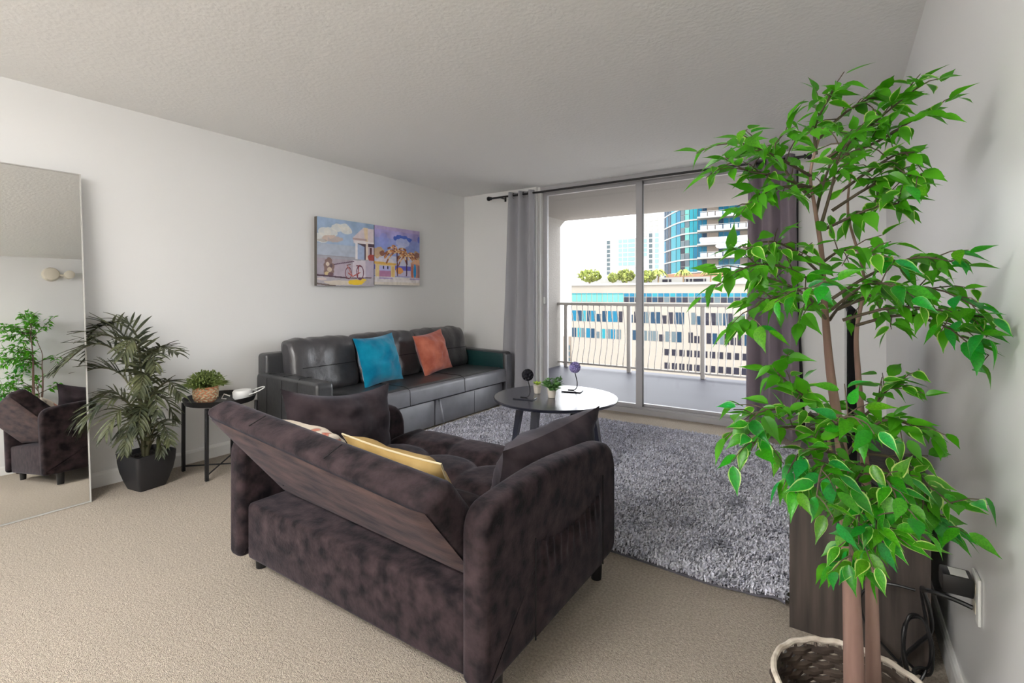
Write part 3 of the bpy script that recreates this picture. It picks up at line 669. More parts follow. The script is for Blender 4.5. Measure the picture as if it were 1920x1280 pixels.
# ------------------------------------------------------------------ paintings on the left wall
def painter(kind, W_, H_):
    img = np.zeros((H_, W_, 3)); yy, xx = np.mgrid[0:H_, 0:W_]; U = xx/(W_-1); V = yy/(H_-1)
    rs = np.random.RandomState(4)
    def smooth(n):
        a = rs.rand(n, n); iy, ix = V*(n-1.001), U*(n-1.001); y0, x0 = iy.astype(int), ix.astype(int); fy, fx = iy-y0, ix-x0
        return (a[y0, x0]*(1-fx)+a[y0, x0+1]*fx)*(1-fy)+(a[y0+1, x0]*(1-fx)+a[y0+1, x0+1]*fx)*fy
    n1, n2 = smooth(9), smooth(30)
    def put(mask, c, a=1.0): img[mask] = img[mask]*(1-a)+np.array(c)*a
    def rect(u0, v0, u1, v1, c, a=1.): put((U >= u0) & (U <= u1) & (V >= v0) & (V <= v1), c, a)
    def ell(u, v, ru, rv, c, a=1., w=.0):
        d = ((U-u)/ru)**2+((V-v)/rv)**2+(n2-.5)*w; put(d < 1, c, a)
    def ring(u, v, ru, rv, c, wd=.22): d = np.sqrt(((U-u)/ru)**2+((V-v)/rv)**2); put(abs(d-1) < wd/2, c)
    def poly(P, c, a=1.):
        m = np.zeros(U.shape, bool); n = len(P)
        for i in range(n):
            (x1, y1), (x2, y2) = P[i], P[(i+1) % n]
            if y1 == y2: continue
            m ^= ((y1 > V) != (y2 > V)) & (U < (x2-x1)*(V-y1)/(y2-y1)+x1)
        put(m, c, a)
    def line(u0, v0, u1, v1, w_, c, a=1.):
        dx, dy = u1-u0, v1-v0; l2 = dx*dx+dy*dy; t = np.clip(((U-u0)*dx+(V-v0)*dy)/l2, 0, 1)
        put(((U-u0-t*dx)**2+(V-v0-t*dy)**2) < w_*w_, c, a)
    if kind == 1:
        img[:] = np.array([160, 184, 214])*(1-V[..., None]*.2)+np.array([208, 206, 208])*V[..., None]*.2+(n1[..., None]-.5)*26
        rect(0, .38, 1, .56, (196, 198, 206), .6)
        for e in ((.34, .13, .10, .06), (.45, .10, .10, .05), (.50, .15, .10, .06), (.12, .22, .10, .07), (.22, .22, .11, .08), (.07, .30, .12, .07)): ell(*e, (236, 234, 228), .85, .8)
        ell(.26, .30, .17, .05, (206, 178, 164), .7, .8); ell(.08, .34, .08, .02, (170, 160, 156), .5, .8)
        rect(0, .55, 1, .66, (176, 172, 182), .9); rect(0, .55, .62, .565, (150, 146, 156), .6)
        rect(0, .60, .62, .86, (178, 166, 178), .9); rect(.28, .66, .62, .86, (198, 182, 196), .7)
        poly([(.60, .25), (.80, .07), (1, .08), (1, .33), (.62, .33)], (226, 212, 216)); poly([(.80, .07), (.88, .07), (.88, .33), (.84, .33)], (232, 210, 178)); rect(.60, .25, .86, .275, (198, 170, 170))
        rect(.63, .29, 1, .335, (236, 228, 230)); rect(.66, .33, .83, .58, (172, 188, 220)); poly([(.68, .33), (.83, .33), (.83, .38)], (90, 74, 86))
        rect(.65, .32, .69, .58, (240, 236, 240)); rect(.82, .33, .845, .58, (84, 64, 80)); rect(.845, .31, .885, .58, (238, 222, 210)); rect(.885, .32, 1, .37, (80, 62, 78)); rect(.885, .37, 1, .58, (206, 190, 200)); rect(.92, .38, .96, .56, (96, 60, 66))
        ell(.95, .54, .07, .06, (178, 80, 74), 1, 1.0)
        poly([(.60, .60), (1, .585), (1, .88), (.60, .86)], (226, 216, 226)); poly([(.84, .59), (1, .585), (1, .88), (.84, .87)], (196, 184, 204))
        line(.28, .68, .62, .615, .008, (106, 80, 100))
        ell(.19, .74, .085, .14, (142, 116, 110), 1, .8); ell(.17, .68, .03, .03, (222, 206, 190)); ell(.20, .76, .04, .035, (214, 196, 176)); ell(.16, .82, .04, .03, (216, 196, 150)); ell(.23, .70, .02, .03, (104, 84, 88)); ell(.22, .83, .05, .03, (110, 80, 92), .8)
        rect(0, .86, 1, 1, (186, 180, 188)); line(0, .845, .5, .875, .012, (92, 70, 84)); line(.5, .88, .95, .86, .008, (96, 70, 84)); line(0, .97, .3, 1.0, .012, (110, 96, 92))
        ell(.08, .90, .08, .02, (224, 210, 204), .9, .8); ell(.40, .95, .3, .035, (226, 214, 196), .8, .8); ell(.66, .94, .15, .045, (244, 206, 50), 1, .7); ell(.80, .90, .05, .02, (244, 214, 90), 1, .6)
        ring(.525, .80, .055, .085, (122, 62, 72)); ring(.735, .785, .065, .105, (112, 66, 92)); line(.525, .80, .60, .85, .008, (186, 80, 70)); line(.60, .85, .735, .785, .008, (186, 80, 70)); line(.50, .68, .60, .85, .008, (196, 120, 112)); line(.71, .68, .69, .85, .008, (150, 50, 60)); line(.67, .68, .74, .675, .008, (120, 50, 60)); line(.50, .68, .56, .665, .007, (120, 80, 80))
    else:
        img[:] = np.array([176, 160, 214])*(1-V[..., None])+np.array([120, 170, 226])*V[..., None]+(n1[..., None]-.5)*44
        rect(0, 0, 1, .06, (190, 172, 210), .7); rect(.0, .2, 1, .45, (128, 160, 226), .35)
        ell(.6, .18, .20, .07, (70, 104, 206), .9, .9); ell(.60, .25, .16, .08, (196, 202, 236), .85, .7); ell(.98, .16, .03, .06, (80, 100, 200), .8); ell(.55, .34, .10, .05, (206, 214, 240), .7, .8); ell(.2, .25, .1, .12, (150, 160, 236), .5, .9)
        rect(0, .50, 1, .68, (226, 218, 226), .75); rect(0, .66, 1, .78, (112, 110, 206)); rect(0, .74, 1, .84, (206, 200, 226))
        ell(.09, .46, .12, .09, (206, 172, 130), .9, 1.2); ell(.16, .47, .06, .05, (136, 84, 70), .9, 1.); ell(.90, .46, .12, .08, (196, 160, 120), .9, 1.3); ell(.94, .45, .06, .05, (130, 90, 84), .9, 1.)
        rect(.02, .62, .43, .88, (232, 208, 150)); poly([(.0, .62), (.10, .55), (.36, .55), (.46, .64)], (224, 216, 226)); poly([(0, .605), (.46, .62), (.46, .655), (0, .65)], (230, 184, 96)); rect(.10, .67, .34, .77, (190, 190, 236)); rect(.17, .68, .20, .73, (40, 36, 70)); rect(.26, .68, .29, .73, (40, 36, 70)); rect(.10, .76, .34, .885, (184, 130, 170)); rect(.36, .68, .41, .86, (226, 190, 120))
        ell(.53, .745, .08, .055, (232, 164, 96), 1, .5)
        for cu, cv, s in ((.475, .42, 1.), (.70, .47, .85)):
            for a in (-165, -150, -120, -95, -60, -30, -10, 15, 165, 190):
                r_ = math.radians(a); pu, pv = cu, cv
                for k in range(6):
                    nu, nv = pu+.045*s*math.cos(r_), pv+.035*s*math.sin(r_)+.006*k; line(pu, pv, nu, nv, .016*s, ((206, 140, 92), (232, 196, 150), (150, 92, 66))[(k+int(a)) % 3]); r_ += .12*(1 if math.cos(r_) > 0 else -1); pu, pv = nu, nv
        line(.475, .44, .485, .84, .013, (92, 50, 70)); line(.70, .50, .69, .83, .013, (84, 46, 74))
        rect(.79, .60, 1, .88, (206, 150, 132)); poly([(.77, .60), (.90, .53), (1, .53), (1, .62)], (232, 186, 150)); rect(.80, .64, .84, .88, (196, 116, 92)); ell(.885, .74, .035, .13, (50, 146, 206)); rect(.95, .64, 1, .88, (150, 120, 120))
        rect(0, .86, 1, 1, (226, 220, 220)); rect(.1, .87, .38, .90, (170, 150, 200), .8); rect(.45, .83, .8, .86, (190, 170, 206), .6); rect(.76, .87, 1, .90, (176, 160, 200), .8); img[V > .86] += (n2[V > .86][:, None]-.5)*24; rect(0, .95, 1, 1, (224, 214, 196), .6)
    img += (n2[..., None]-.5)*14
    return np.clip(img, 0, 255)
def vc_mat(name, rough=.7):
    m = bpy.data.materials.new(name); m.use_nodes = True; nt = m.node_tree; b = nt.nodes['Principled BSDF']; b.inputs['Roughness'].default_value = rough
    a = nt.nodes.new('ShaderNodeVertexColor'); a.layer_name = 'Col'; nt.links.new(a.outputs[0], b.inputs['Base Color']); return m
M['paint'] = vc_mat('painted_canvas')
def painting(kind, y0, y1, z0, z1, label):
    t = thing('canvas_painting', (XL+.02, (y0+y1)/2, z0), label, 'painting', 'beach paintings')
    d = .04
    build('stretcher', MB().box(XL+.001, XL+d-.0015, y0, y1, z0, z1), M['canvas_side'], t, smooth=False)
    W_, H_ = 190, 176; img = painter(kind, W_, H_)/255.0
    lin_ = np.where(img <= .04045, img/12.92, ((img+.055)/1.055)**2.4)
    mb = MB().grid(lambda u, v: (XL+d, y0+(y1-y0)*u, z1-(z1-z0)*v), W_, H_)
    o = build('picture', mb, M['paint'], t)
    ca = o.data.color_attributes.new('Col', 'FLOAT_COLOR', 'POINT')
    ca.data.foreach_set('color', np.concatenate([lin_.reshape(-1, 3), np.ones((W_*H_, 1))], 1).astype(np.float32).ravel())
painting(1, 2.70, 3.345, 1.305, 1.925, 'canvas painting of a white seaside gazebo with a bicycle')
painting(2, 3.352, 3.99, 1.325, 1.925, 'canvas painting of palm trees and beach huts under a blue sky')

# ------------------------------------------------------------------ leaning mirror
def mir(y, s, off): # s along the mirror height, off along its normal
    up = Vector((-.094, 0, 1)).normalized(); nrm = Vector((1, 0, .094)).normalized()
    p = Vector((-3.675+.0175*(y-1.045), y, 0))+up*s+nrm*off; return p
MY0, MY1, MH = .05, 1.045, 1.965
mr = thing('floor_mirror', (-3.72, .55, 0), 'tall frameless floor mirror with thin pale edge leaning on the wall', 'mirror')
def mbox(y0, y1, s0, s1, o0, o1):
    return MB().add([mir(y, s, o) for o in (o0, o1) for s in (s0, s1) for y in (y0, y1)], [(0,2,3,1),(4,5,7,6),(0,1,5,4),(2,6,7,3),(0,4,6,2),(1,3,7,5)])
build('backing', mbox(MY0, MY1, .003, MH, -.022, -.004), M['mirror_frame'], mr, smooth=False)
build('glass', mbox(MY0+.006, MY1-.008, .01, MH-.008, -.004, -.0005), M['mirror'], mr, smooth=False)
mb = MB()
for a in (mbox(MY1-.007, MY1, .0, MH, -.004, .003), mbox(MY0, MY0+.008, .0, MH, -.004, .004), mbox(MY0, MY1, MH-.005, MH, -.004, .003), mbox(MY0, MY1, 0.002, .007, -.004, .003)): mb.add(a.v, a.f)
build('edge_frame', mb, M['mirror_frame'], mr, smooth=False)

# twin wall fixture high on the right wall, seen in the mirror
sp = thing('wall_spotlight', (XR, 1.79, 2.24), 'small ivory twin wall fixture seen in the floor mirror', 'wall light')
def onwall(y, z, prof, n=28):
    mb = MB().lathe((0, 0, 0), prof, n); mb.v = [(XR-p[2], y+p[0], z+p[1]) for p in mb.v]; return mb
build('base', onwall(1.73, 2.245, [(.085, 0), (.085, .02), (.07, .045), (.02, .055), (.0001, .056)]), M['beige_plastic'], sp)
build('lamp_head', onwall(1.88, 2.225, [(.03, 0), (.03, .06), (.048, .07), (.05, .13), (.042, .135), (.0001, .135)]), M['beige_plastic'], sp)
build('arm', MB().tube([(XR-.02, 1.78, 2.24), (XR-.03, 1.88, 2.228)], .012, 8), M['beige_plastic'], sp)

# ------------------------------------------------------------------ tray side table with its things
TX, TY, TZ = -3.62, 1.745, .475
tt = thing('tray_table', (TX, TY, 0), 'small round black metal tray table beside the leather sofa', 'side table')
mb = MB().lathe((TX, TY, TZ), [(.0001, 0), (.205, 0), (.212, .0), (.226, .038), (.221, .038), (.207, .006), (.0001, .006)], 40)
build('tray', mb, M['black_metal'], tt)
legs = [(TX+sx*.165, TY+sy*.165) for sx, sy in ((-1, -1), (1, -1), (1, 1), (-1, 1))]
for x, y in legs: build('leg', MB().rbox(x-.010, x+.010, y-.010, y+.010, 0, TZ, .002, 1), M['black_metal'], tt)
for a, b_ in ((0, 2), (1, 3)):
    build('crossbar', MB().tube([(*legs[a], .035), (*legs[b_], .035)], .005, 6), M['black_metal'], tt)
def tuft(mb, c, n, r, hgt, lw, q, spread=1.0, mi=0):
    for i in range(n):
        a = q.random()*2*PI; t_ = q.random()**.5*spread; l = hgt*(.6+.5*q.random())
        p0 = Vector(c)+Vector((math.cos(a), math.sin(a), 0))*r*.35*q.random(); d = Vector((math.cos(a)*t_, math.sin(a)*t_, 1.0-.5*t_)).normalized()
        s = d.cross(Vector((math.cos(a+1.3), math.sin(a+1.3), .3))).normalized()*lw
        p1 = p0+d*l*.6; p2 = p0+d*l+Vector((math.cos(a)*t_*.2*l, math.sin(a)*t_*.2*l, -.15*l*t_))
        mb.add([p0-s*.5, p0+s*.5, p1+s, p1-s, p2], [(0, 1, 2, 3), (3, 2, 4)], mi)
hp = thing('herb_pot', (-3.645, 1.66, TZ+.006), 'green bushy plant in a woven terracotta pot on the tray table', 'potted plant')
bx_, by_, bz_ = -3.645, 1.66, TZ+.006
pt = build('pot', MB().lathe((bx_, by_, bz_), [(.0001, 0), (.050, 0), (.068, .02), (.074, .05), (.073, .10), (.076, .112), (.070, .112), (.066, .10), (.0001, .095)], 36), M['terracotta'], hp)
wv = mesh_of('strand', MB().rbox(-.5, .5, -.5, .5, -.5, .5, .15, 1), M['cream_edge'])
for r_ in range(5):
    for k in range(14):
        a = 2*PI*(k+.5*(r_ % 2))/14; rr = (.066, .0735, .0755, .0755, .0755)[r_]; z = bz_+.022+.018*r_
        Mx = Matrix.Translation((bx_+rr*math.cos(a), by_+rr*math.sin(a), z)) @ Matrix.Rotation(a, 4, 'Z') @ Matrix.Rotation(.5 if r_ % 2 else -.5, 4, 'X') @ Matrix.Diagonal((.006, .027, .010, 1))
        inst('strand', wv, pt, Mx)
mb = MB(); q = random.Random(2); tuft(mb, (bx_, by_, bz_+.10), 420, .06, .125, .0045, q, 1.25)
for i in range(420):
    a, e = q.random()*2*PI, q.random()*1.5-.15; rr = .06+.05*q.random()
    mb.blob((bx_+rr*1.05*math.cos(a)*math.cos(e), by_+rr*1.05*math.sin(a)*math.cos(e), bz_+.125+rr*.9*math.sin(e)), .0085, 0, sc=(1, .5, 1))
build('foliage', mb, M['olive'], hp, smooth=False)
hb = thing('smart_puck', (-3.555, 1.865, TZ+.006), 'white round gadget with a looped white cable on the tray table', 'gadget')
build('body', MB().lathe((-3.555, 1.865, TZ+.006), [(.0001, 0), (.052, 0), (.062, .012), (.064, .05), (.056, .062), (.0001, .064)], 32), M['white_plastic'], hb)
pts = [Vector((-3.51+.09*math.cos(t), 1.93+.05*math.sin(t), TZ+.055+.03*math.sin(t*1.0+.8))) for t in [i*.33-1.9 for i in range(20)]]
build('cable', MB().tube(pts, .004, 8).tube([(-3.60, 1.80, TZ+.03), (-3.63, 1.775, TZ+.045), (-3.635, 1.76, TZ+.015), (-3.61, 1.78, TZ+.012)], .004, 6), M['white_plastic'], hb)

# ------------------------------------------------------------------ potted palm
pp = thing('potted_palm', (-3.68, 1.325, 0), 'artificial palm in a square black planter beside the mirror', 'potted plant')
PCX, PCY, ROT = -3.68, 1.325, math.radians(9)
def sq(half, z, rr=.18):
    out = []
    for k in range(32):
        a = 2*PI*k/32+PI/32*0; ca, sa = math.cos(a), math.sin(a)
        e = .16; x = half*math.copysign(abs(ca)**e, ca); y = half*math.copysign(abs(sa)**e, sa)
        # even walk round the square
        out.append((PCX+x*math.cos(ROT)-y*math.sin(ROT), PCY+x*math.sin(ROT)+y*math.cos(ROT), z))
    return out
vs_, fs_ = [], []
rings = [(.06, 0), (.076, .002), (.092, .05), (.108, .11), (.117, .17), (.120, .225), (.114, .228), (.110, .215), (.108, .18)]
for h_, z in rings: vs_ += sq(h_, z)
for i in range(len(rings)-1):
    for k in range(32): fs_.append((i*32+k, i*32+(k+1) % 32, (i+1)*32+(k+1) % 32, (i+1)*32+k))
fs_.append(tuple(range(32))[::-1])
build('planter', MB().add(vs_, fs_), M['pot_black'], pp, ang=30)
mb = MB().add(sq(.109, .195), [tuple(range(32))])
q = random.Random(8)
for i in range(70): mb.blob((PCX+q.uniform(-.09, .09), PCY+q.uniform(-.09, .09), .197), q.uniform(.006, .012), 1, sc=(1, 1, .6))
build('gravel', mb, M['soil'], pp)
PD = 3.14
for pts, r_ in (([(270, 862), (268, 800), (262, 740), (252, 690)], .014), ([(276, 862), (280, 800), (276, 740), (280, 690)], .012)):
    P = [at(x, y, PD-.01) for x, y in pts]; build('stem', MB().tube(P, [r_, r_*.95, r_*.8, r_*.5], 10), M['palm_stem'], pp)
def bez(P, t):
    P = [Vector(p) for p in P]
    while len(P) > 1: P = [P[i]*(1-t)+P[i+1]*t for i in range(len(P)-1)]
    return P[0]
def cr3(P, t):
    k = len(P)-1; i = min(int(t*k), k-1); t = t*k-i
    a, b_, c_, d_ = P[max(0, i-1)], P[i], P[i+1], P[min(k, i+2)]
    return .5*((2*b_)+(c_-a)*t+(2*a-5*b_+4*c_-d_)*t*t+(3*b_-a-3*c_+d_)*t**3)
def frond(P, nl, ll, droop, q, spread=1.0):
    """rachis through control points P, leaflets in pairs"""
    pts = [cr3(P, i/12) for i in range(13)]
    mb = MB().tube(pts, [.006*(1-.7*i/12) for i in range(13)], 6, mi=1)
    for i in range(nl):
        t = .18+.82*i/(nl-1); p = cr3(P, t); tg = (cr3(P, min(1, t+.02))-cr3(P, t-.02)).normalized()
        side = tg.cross(Vector((0, 0, 1)))
        if side.length < .2: side = tg.cross(Vector((1, 0, 0)))
        side.normalize(); up = side.cross(tg).normalized()
        l = ll*(math.sin(PI*(.18+.74*t))**.7)*(.85+.3*q.random())
        for s in (-1, 1):
            d = (side*s*spread*(.95-.35*t)+tg*(.5+.6*t)+up*(.05+.6*q.random())).normalized()
            dq = q.uniform(.25, .95); w_ = .0064*(.8+.5*q.random()); prev = None; vs = []
            wd = (d.cross(up)).normalized()
            for k in range(6):
                u = k/5; c = p+d*l*u+Vector((0, 0, -1))*droop*l*u*u*dq
                ww = w_*(.5+1.6*u*(1-u)*1.5)*(1-u**4)+.0008
                vs += [c-wd*ww+up*.003*(1-u), c+up*-.002, c+wd*ww+up*.003*(1-u)]
            fs = []
            for k in range(5): a = k*3; fs += [(a, a+1, a+4, a+3), (a+1, a+2, a+5, a+4)]
            mb.add(vs, fs)
    return mb
q = random.Random(21)
def A(px, py, dd=0): return at(px, py, PD+dd)
fronds = [
 ([A(262, 742), A(240, 655, -.03), A(190, 628, -.10), A(128, 665, -.18)], 22, .22, .75),
 ([A(260, 742), A(225, 665, -.06), A(172, 645, -.18), A(112, 690, -.30)], 22, .20, .7),
 ([A(258, 745), A(225, 700, -.05), A(180, 690, -.12), A(128, 712, -.2)], 20, .19, .35),
 ([A(262, 735), A(245, 650, .03), A(205, 610, .02), A(160, 622, -.02)], 18, .20, .45),
 ([A(264, 735), A(262, 650, .03), A(240, 605, .04), A(205, 606, .05)], 16, .18, .5),
 ([A(266, 735), A(280, 672, .0), A(305, 652, -.05), A(332, 662, -.10)], 20, .15, .7),
 ([A(266, 740), A(262, 670, -.08), A(248, 635, -.18), A(232, 665, -.28)], 18, .16, .8),
 ([A(266, 745), A(275, 690, -.06), A(285, 662, -.14), A(290, 690, -.24)], 16, .14, .8),
 ([A(275, 790), A(292, 735, -.05), A(316, 715, -.10), A(338, 742, -.16)], 18, .14, .7),
 ([A(275, 800), A(290, 755, .02), A(310, 748, .04), A(326, 785, .04)], 16, .13, .6),
 ([A(268, 830), A(245, 760, -.06), A(205, 748, -.16), A(160, 790, -.28)], 22, .16, .8),
 ([A(266, 820), A(240, 755, -.02), A(205, 735, -.06), A(178, 760, -.12)], 18, .15, .6),
 ([A(268, 835), A(252, 785, -.08), A(225, 770, -.2), A(200, 812, -.30)], 18, .15, .8),
 ([A(272, 850), A(262, 790, -.06), A(245, 785, -.16), A(234, 835, -.24)], 18, .15, .8),
 ([A(276, 850), A(290, 800, -.03), A(306, 795, -.08), A(318, 828, -.14)], 16, .12, .7),
 ([A(272, 845), A(270, 780, -.04), A(264, 765, -.12), A(260, 805, -.22)], 18, .15, .9),
 ([A(270, 800), A(272, 730, -.06), A(270, 700, -.14), A(262, 735, -.24)], 18, .15, .9),
 ([A(272, 800), A(282, 750, -.08), A(290, 735, -.16), A(295, 775, -.24)], 16, .13, .8),
 ([A(274, 858), A(288, 822, .0), A(300, 820, -.02), A(302, 850, -.04)], 13, .10, .7),
 ([A(270, 858), A(256, 818, -.02), A(242, 815, -.06), A(236, 846, -.1)], 13, .10, .7),
]
for P, nl, ll, dr in fronds:
    mb = frond(P, int(nl*.9), ll*.95, dr*.8, q); mb.v = [(max(p[0], XL+.018), p[1], p[2]) for p in mb.v]
    build('frond', mb, [M['palm'], M['palm_stem']], pp, ang=80)

# ------------------------------------------------------------------ shaggy rug
RX0, RX1, RY0, RY1 = -3.04, -.178, 2.20, 4.46
rg = thing('shag_rug', ((RX0+RX1)/2, (RY0+RY1)/2, 0), 'shaggy grey rug under the coffee table', 'rug')
def edge_y(x): return RY0+.012*math.sin(x*5)-.02*(x+1.6)*.3+.02*math.exp(-((x+.28)/.09)**2)
def wave(x, y): return .022*math.exp(-((x+.21)/.05)**2)*math.exp(-((y-RY0)/.10)**2)+.006*math.exp(-((x+.36)/.06)**2)*math.exp(-((y-RY0)/.08)**2)
def base(u, v):
    x = RX0+(RX1-RX0)*u; y = edge_y(x)+(RY1-edge_y(x))*v; return (x, y, .010+wave(x, y))
mb = MB().grid(base, 160, 60)
n0 = len(mb.v)
mb.grid(lambda u, v: (base(u, v)[0], base(u, v)[1], base(u, v)[2]-.008), 160, 2)
mb2 = MB().grid(base, 160, 60)
edge = [base(i/159, 0) for i in range(160)]
mb2.add([p for p in edge]+[(p[0], p[1], p[2]-.009) for p in edge], [(i, i+1, 161+i, 160+i) for i in range(159)])
M['rug_base'] = mat('rug_backing', rgb(92, 90, 98), .95)
build('backing', mb2, M['rug_base'], rg)
N = 150000
X = np.random.uniform(RX0, RX1, N); V_ = np.random.rand(N); E_ = RY0+.012*np.sin(X*5)-.006*(X+1.6)+.02*np.exp(-((X+.28)/.09)**2)
Y = E_+(RY1-E_)*V_; Z = .010+.022*np.exp(-((X+.21)/.05)**2)*np.exp(-((Y-RY0)/.10)**2)
nz = np.array([noise.noise((x*7, y*7, 0)) for x, y in zip(X[::1], Y[::1])])
ang = nz*2+np.random.uniform(-2.2, 2.2, N); lean = np.random.uniform(.25, .95, N); Ln = np.random.uniform(.020, .036, N)
D = np.stack([np.cos(ang)*np.sin(lean), np.sin(ang)*np.sin(lean), np.cos(lean)], 1); S = np.stack([-np.sin(ang), np.cos(ang), np.zeros(N)], 1)
W0 = np.random.uniform(.0022, .0040, N)[:, None]; P0 = np.stack([X, Y, Z], 1)
P1 = P0+D*(Ln*.55)[:, None]+np.array([0, 0, .004]); P2 = P0+D*Ln[:, None]*np.array([1.1, 1.1, .82])
verts = np.stack([P0-S*W0, P0+S*W0, P1+S*W0*1.2, P1-S*W0*1.2, P2], 1).reshape(-1, 3)-np.array(ORG[rg])
me = bpy.data.meshes.new('pile')
nf = 2*N
me.vertices.add(5*N); me.vertices.foreach_set('co', verts.ravel())
li = np.zeros((N, 7), np.int32); b5 = np.arange(N)[:, None]*5; li[:] = b5+np.array([0, 1, 2, 3, 3, 2, 4])
me.loops.add(7*N); me.loops.foreach_set('vertex_index', li.ravel())
ls_ = np.stack([np.arange(N)*7, np.arange(N)*7+4], 1).ravel(); me.polygons.add(nf); me.polygons.foreach_set('loop_start', ls_.astype(np.int32))
me.update(calc_edges=True)
ca = me.color_attributes.new('Col', 'FLOAT_COLOR', 'POINT')
tint = np.clip(np.random.normal(.64, .18, N), .14, .98); colr = np.stack([tint*.95, tint*.95, tint*1.06, np.ones(N)], 1)
ca.data.foreach_set('color', np.repeat(colr, 5, axis=0).astype(np.float32).ravel())
M['pile'] = vc_mat('grey_shag_pile', .8); me.materials.append(M['pile'])
po = bpy.data.objects.new('pile', me); COL.objects.link(po); po.parent = rg; po['kind'] = 'stuff'; ORG[po] = ORG[rg]

# ------------------------------------------------------------------ coffee table and what stands on it
CTX, CTY, CTZ = -1.735, 3.18, .48
ct = thing('coffee_table', (CTX, CTY, .012), 'round blue-black coffee table standing on the shag rug', 'table')
build('table_top', MB().lathe((CTX, CTY, CTZ), [(.0001, -.024), (.435, -.024), (.449, -.016), (.452, -.004), (.447, .0), (.440, .0), (.0001, -.002)], 72), M['navy'], ct)
lt = []
for k in range(4):
    a = PI+k*PI/2+.02; ca, sa = math.cos(a), math.sin(a)
    p0 = Vector((CTX+.365*ca, CTY+.365*sa, .012)); p1 = Vector((CTX+.285*ca, CTY+.285*sa, CTZ-.024)); lt.append((p0, p1))
    t_ = Vector((-sa, ca, 0)); r_ = Vector((ca, sa, 0)); mb = MB(); vs = []
    for p, w_ in ((p0, .017), (p1, .024)): vs += [p-t_*w_-r_*w_, p+t_*w_-r_*w_, p+t_*w_+r_*w_, p-t_*w_+r_*w_]
    mb.add(vs, [(3,2,1,0),(4,5,6,7),(0,1,5,4),(1,2,6,5),(2,3,7,6),(3,0,4,7)]); build('leg', mb, M['navy'], ct, smooth=False)
for a, b_ in ((0, 2), (1, 3)):
    f = .2; pa = lt[a][0]*(1-f)+lt[a][1]*f; pb = lt[b_][0]*(1-f)+lt[b_][1]*f; d = (pb-pa).normalized(); s = Vector((-d.y, d.x, 0))*.012; h_ = Vector((0, 0, .014+(.0005 if a else 0)))
    build('stretcher', MB().add([pa-s-h_, pb-s-h_, pb+s-h_, pa+s-h_, pa-s+h_, pb-s+h_, pb+s+h_, pa+s+h_], [(3,2,1,0),(4,5,6,7),(0,1,5,4),(1,2,6,5),(2,3,7,6),(3,0,4,7)]), M['navy'], ct, smooth=False)
    ha = Vector((0, 0, .016)); pa, pb = lt[a][1]-Vector((0, 0, .02)), lt[b_][1]-Vector((0, 0, .02))
    build('apron', MB().add([pa-s-ha, pb-s-ha, pb+s-ha, pa+s-ha, pa-s+ha, pb-s+ha, pb+s+ha, pa+s+ha], [(3,2,1,0),(4,5,6,7),(0,1,5,4),(1,2,6,5),(2,3,7,6),(3,0,4,7)]), M['navy'], ct, smooth=False)
def flower_stand(c, label, fm, rot, petals, rad, hz):
    c = Vector(c); t = thing('flower_stand', c, label, 'ornament', 'flower ornaments on the coffee table')
    Rz = Matrix.Rotation(rot, 3, 'Z')
    mb = MB().rbox(-.075, .075, -.05, .05, 0, .007, .002, 1); mb.v = [tuple(c+Rz@Vector(p)) for p in mb.v]
    build('base', mb, M['navy'], t)
    P = [(-.035, 0, .010), (.01, 0, .010), (.045, 0, .02), (.05, 0, .06), (.03, 0, .11), (.015, 0, .15), (.02, 0, hz-.03)]
    pts = [c+Rz@bez([Vector(p) for p in P[1:]], i/14) for i in range(15)]; pts.insert(0, c+Rz@Vector(P[0]))
    build('stem', MB().tube(pts, .0038, 8), M['black_metal'], t)
    hc = pts[-1]+Vector((0, 0, .025)); mb = MB(); q = random.Random(petals)
    for i in range(petals):
        z = 1-2*(i+.5)/petals; r0 = math.sqrt(1-z*z); a = i*2.39996; d = Vector((r0*math.cos(a), r0*math.sin(a), z))
        u = d.orthogonal().normalized(); v = d.cross(u); s = rad*.62; cpt = hc+d*rad*.72
        n_ = 6; ring = [cpt+(u*math.cos(2*PI*k/n_)+v*math.sin(2*PI*k/n_))*s*.55+d*rad*(.20+.08*q.random()) for k in range(n_)]
        mb.add([cpt]+ring, [(0, k+1, (k+1) % n_+1) for k in range(n_)])
    mb.blob(hc, rad*.8, 2)
    build('flower', mb, fm, t, smooth=False)
flower_stand((-1.875, 2.985, CTZ), 'black flower ornament on a curved stem at the left of the coffee table', M['rose_black'], math.radians(10), 46, .042, .175)
flower_stand((-1.715, 3.415, CTZ), 'lavender pompom flower ornament at the back of the coffee table', M['lav'], math.radians(12), 110, .042, .19)
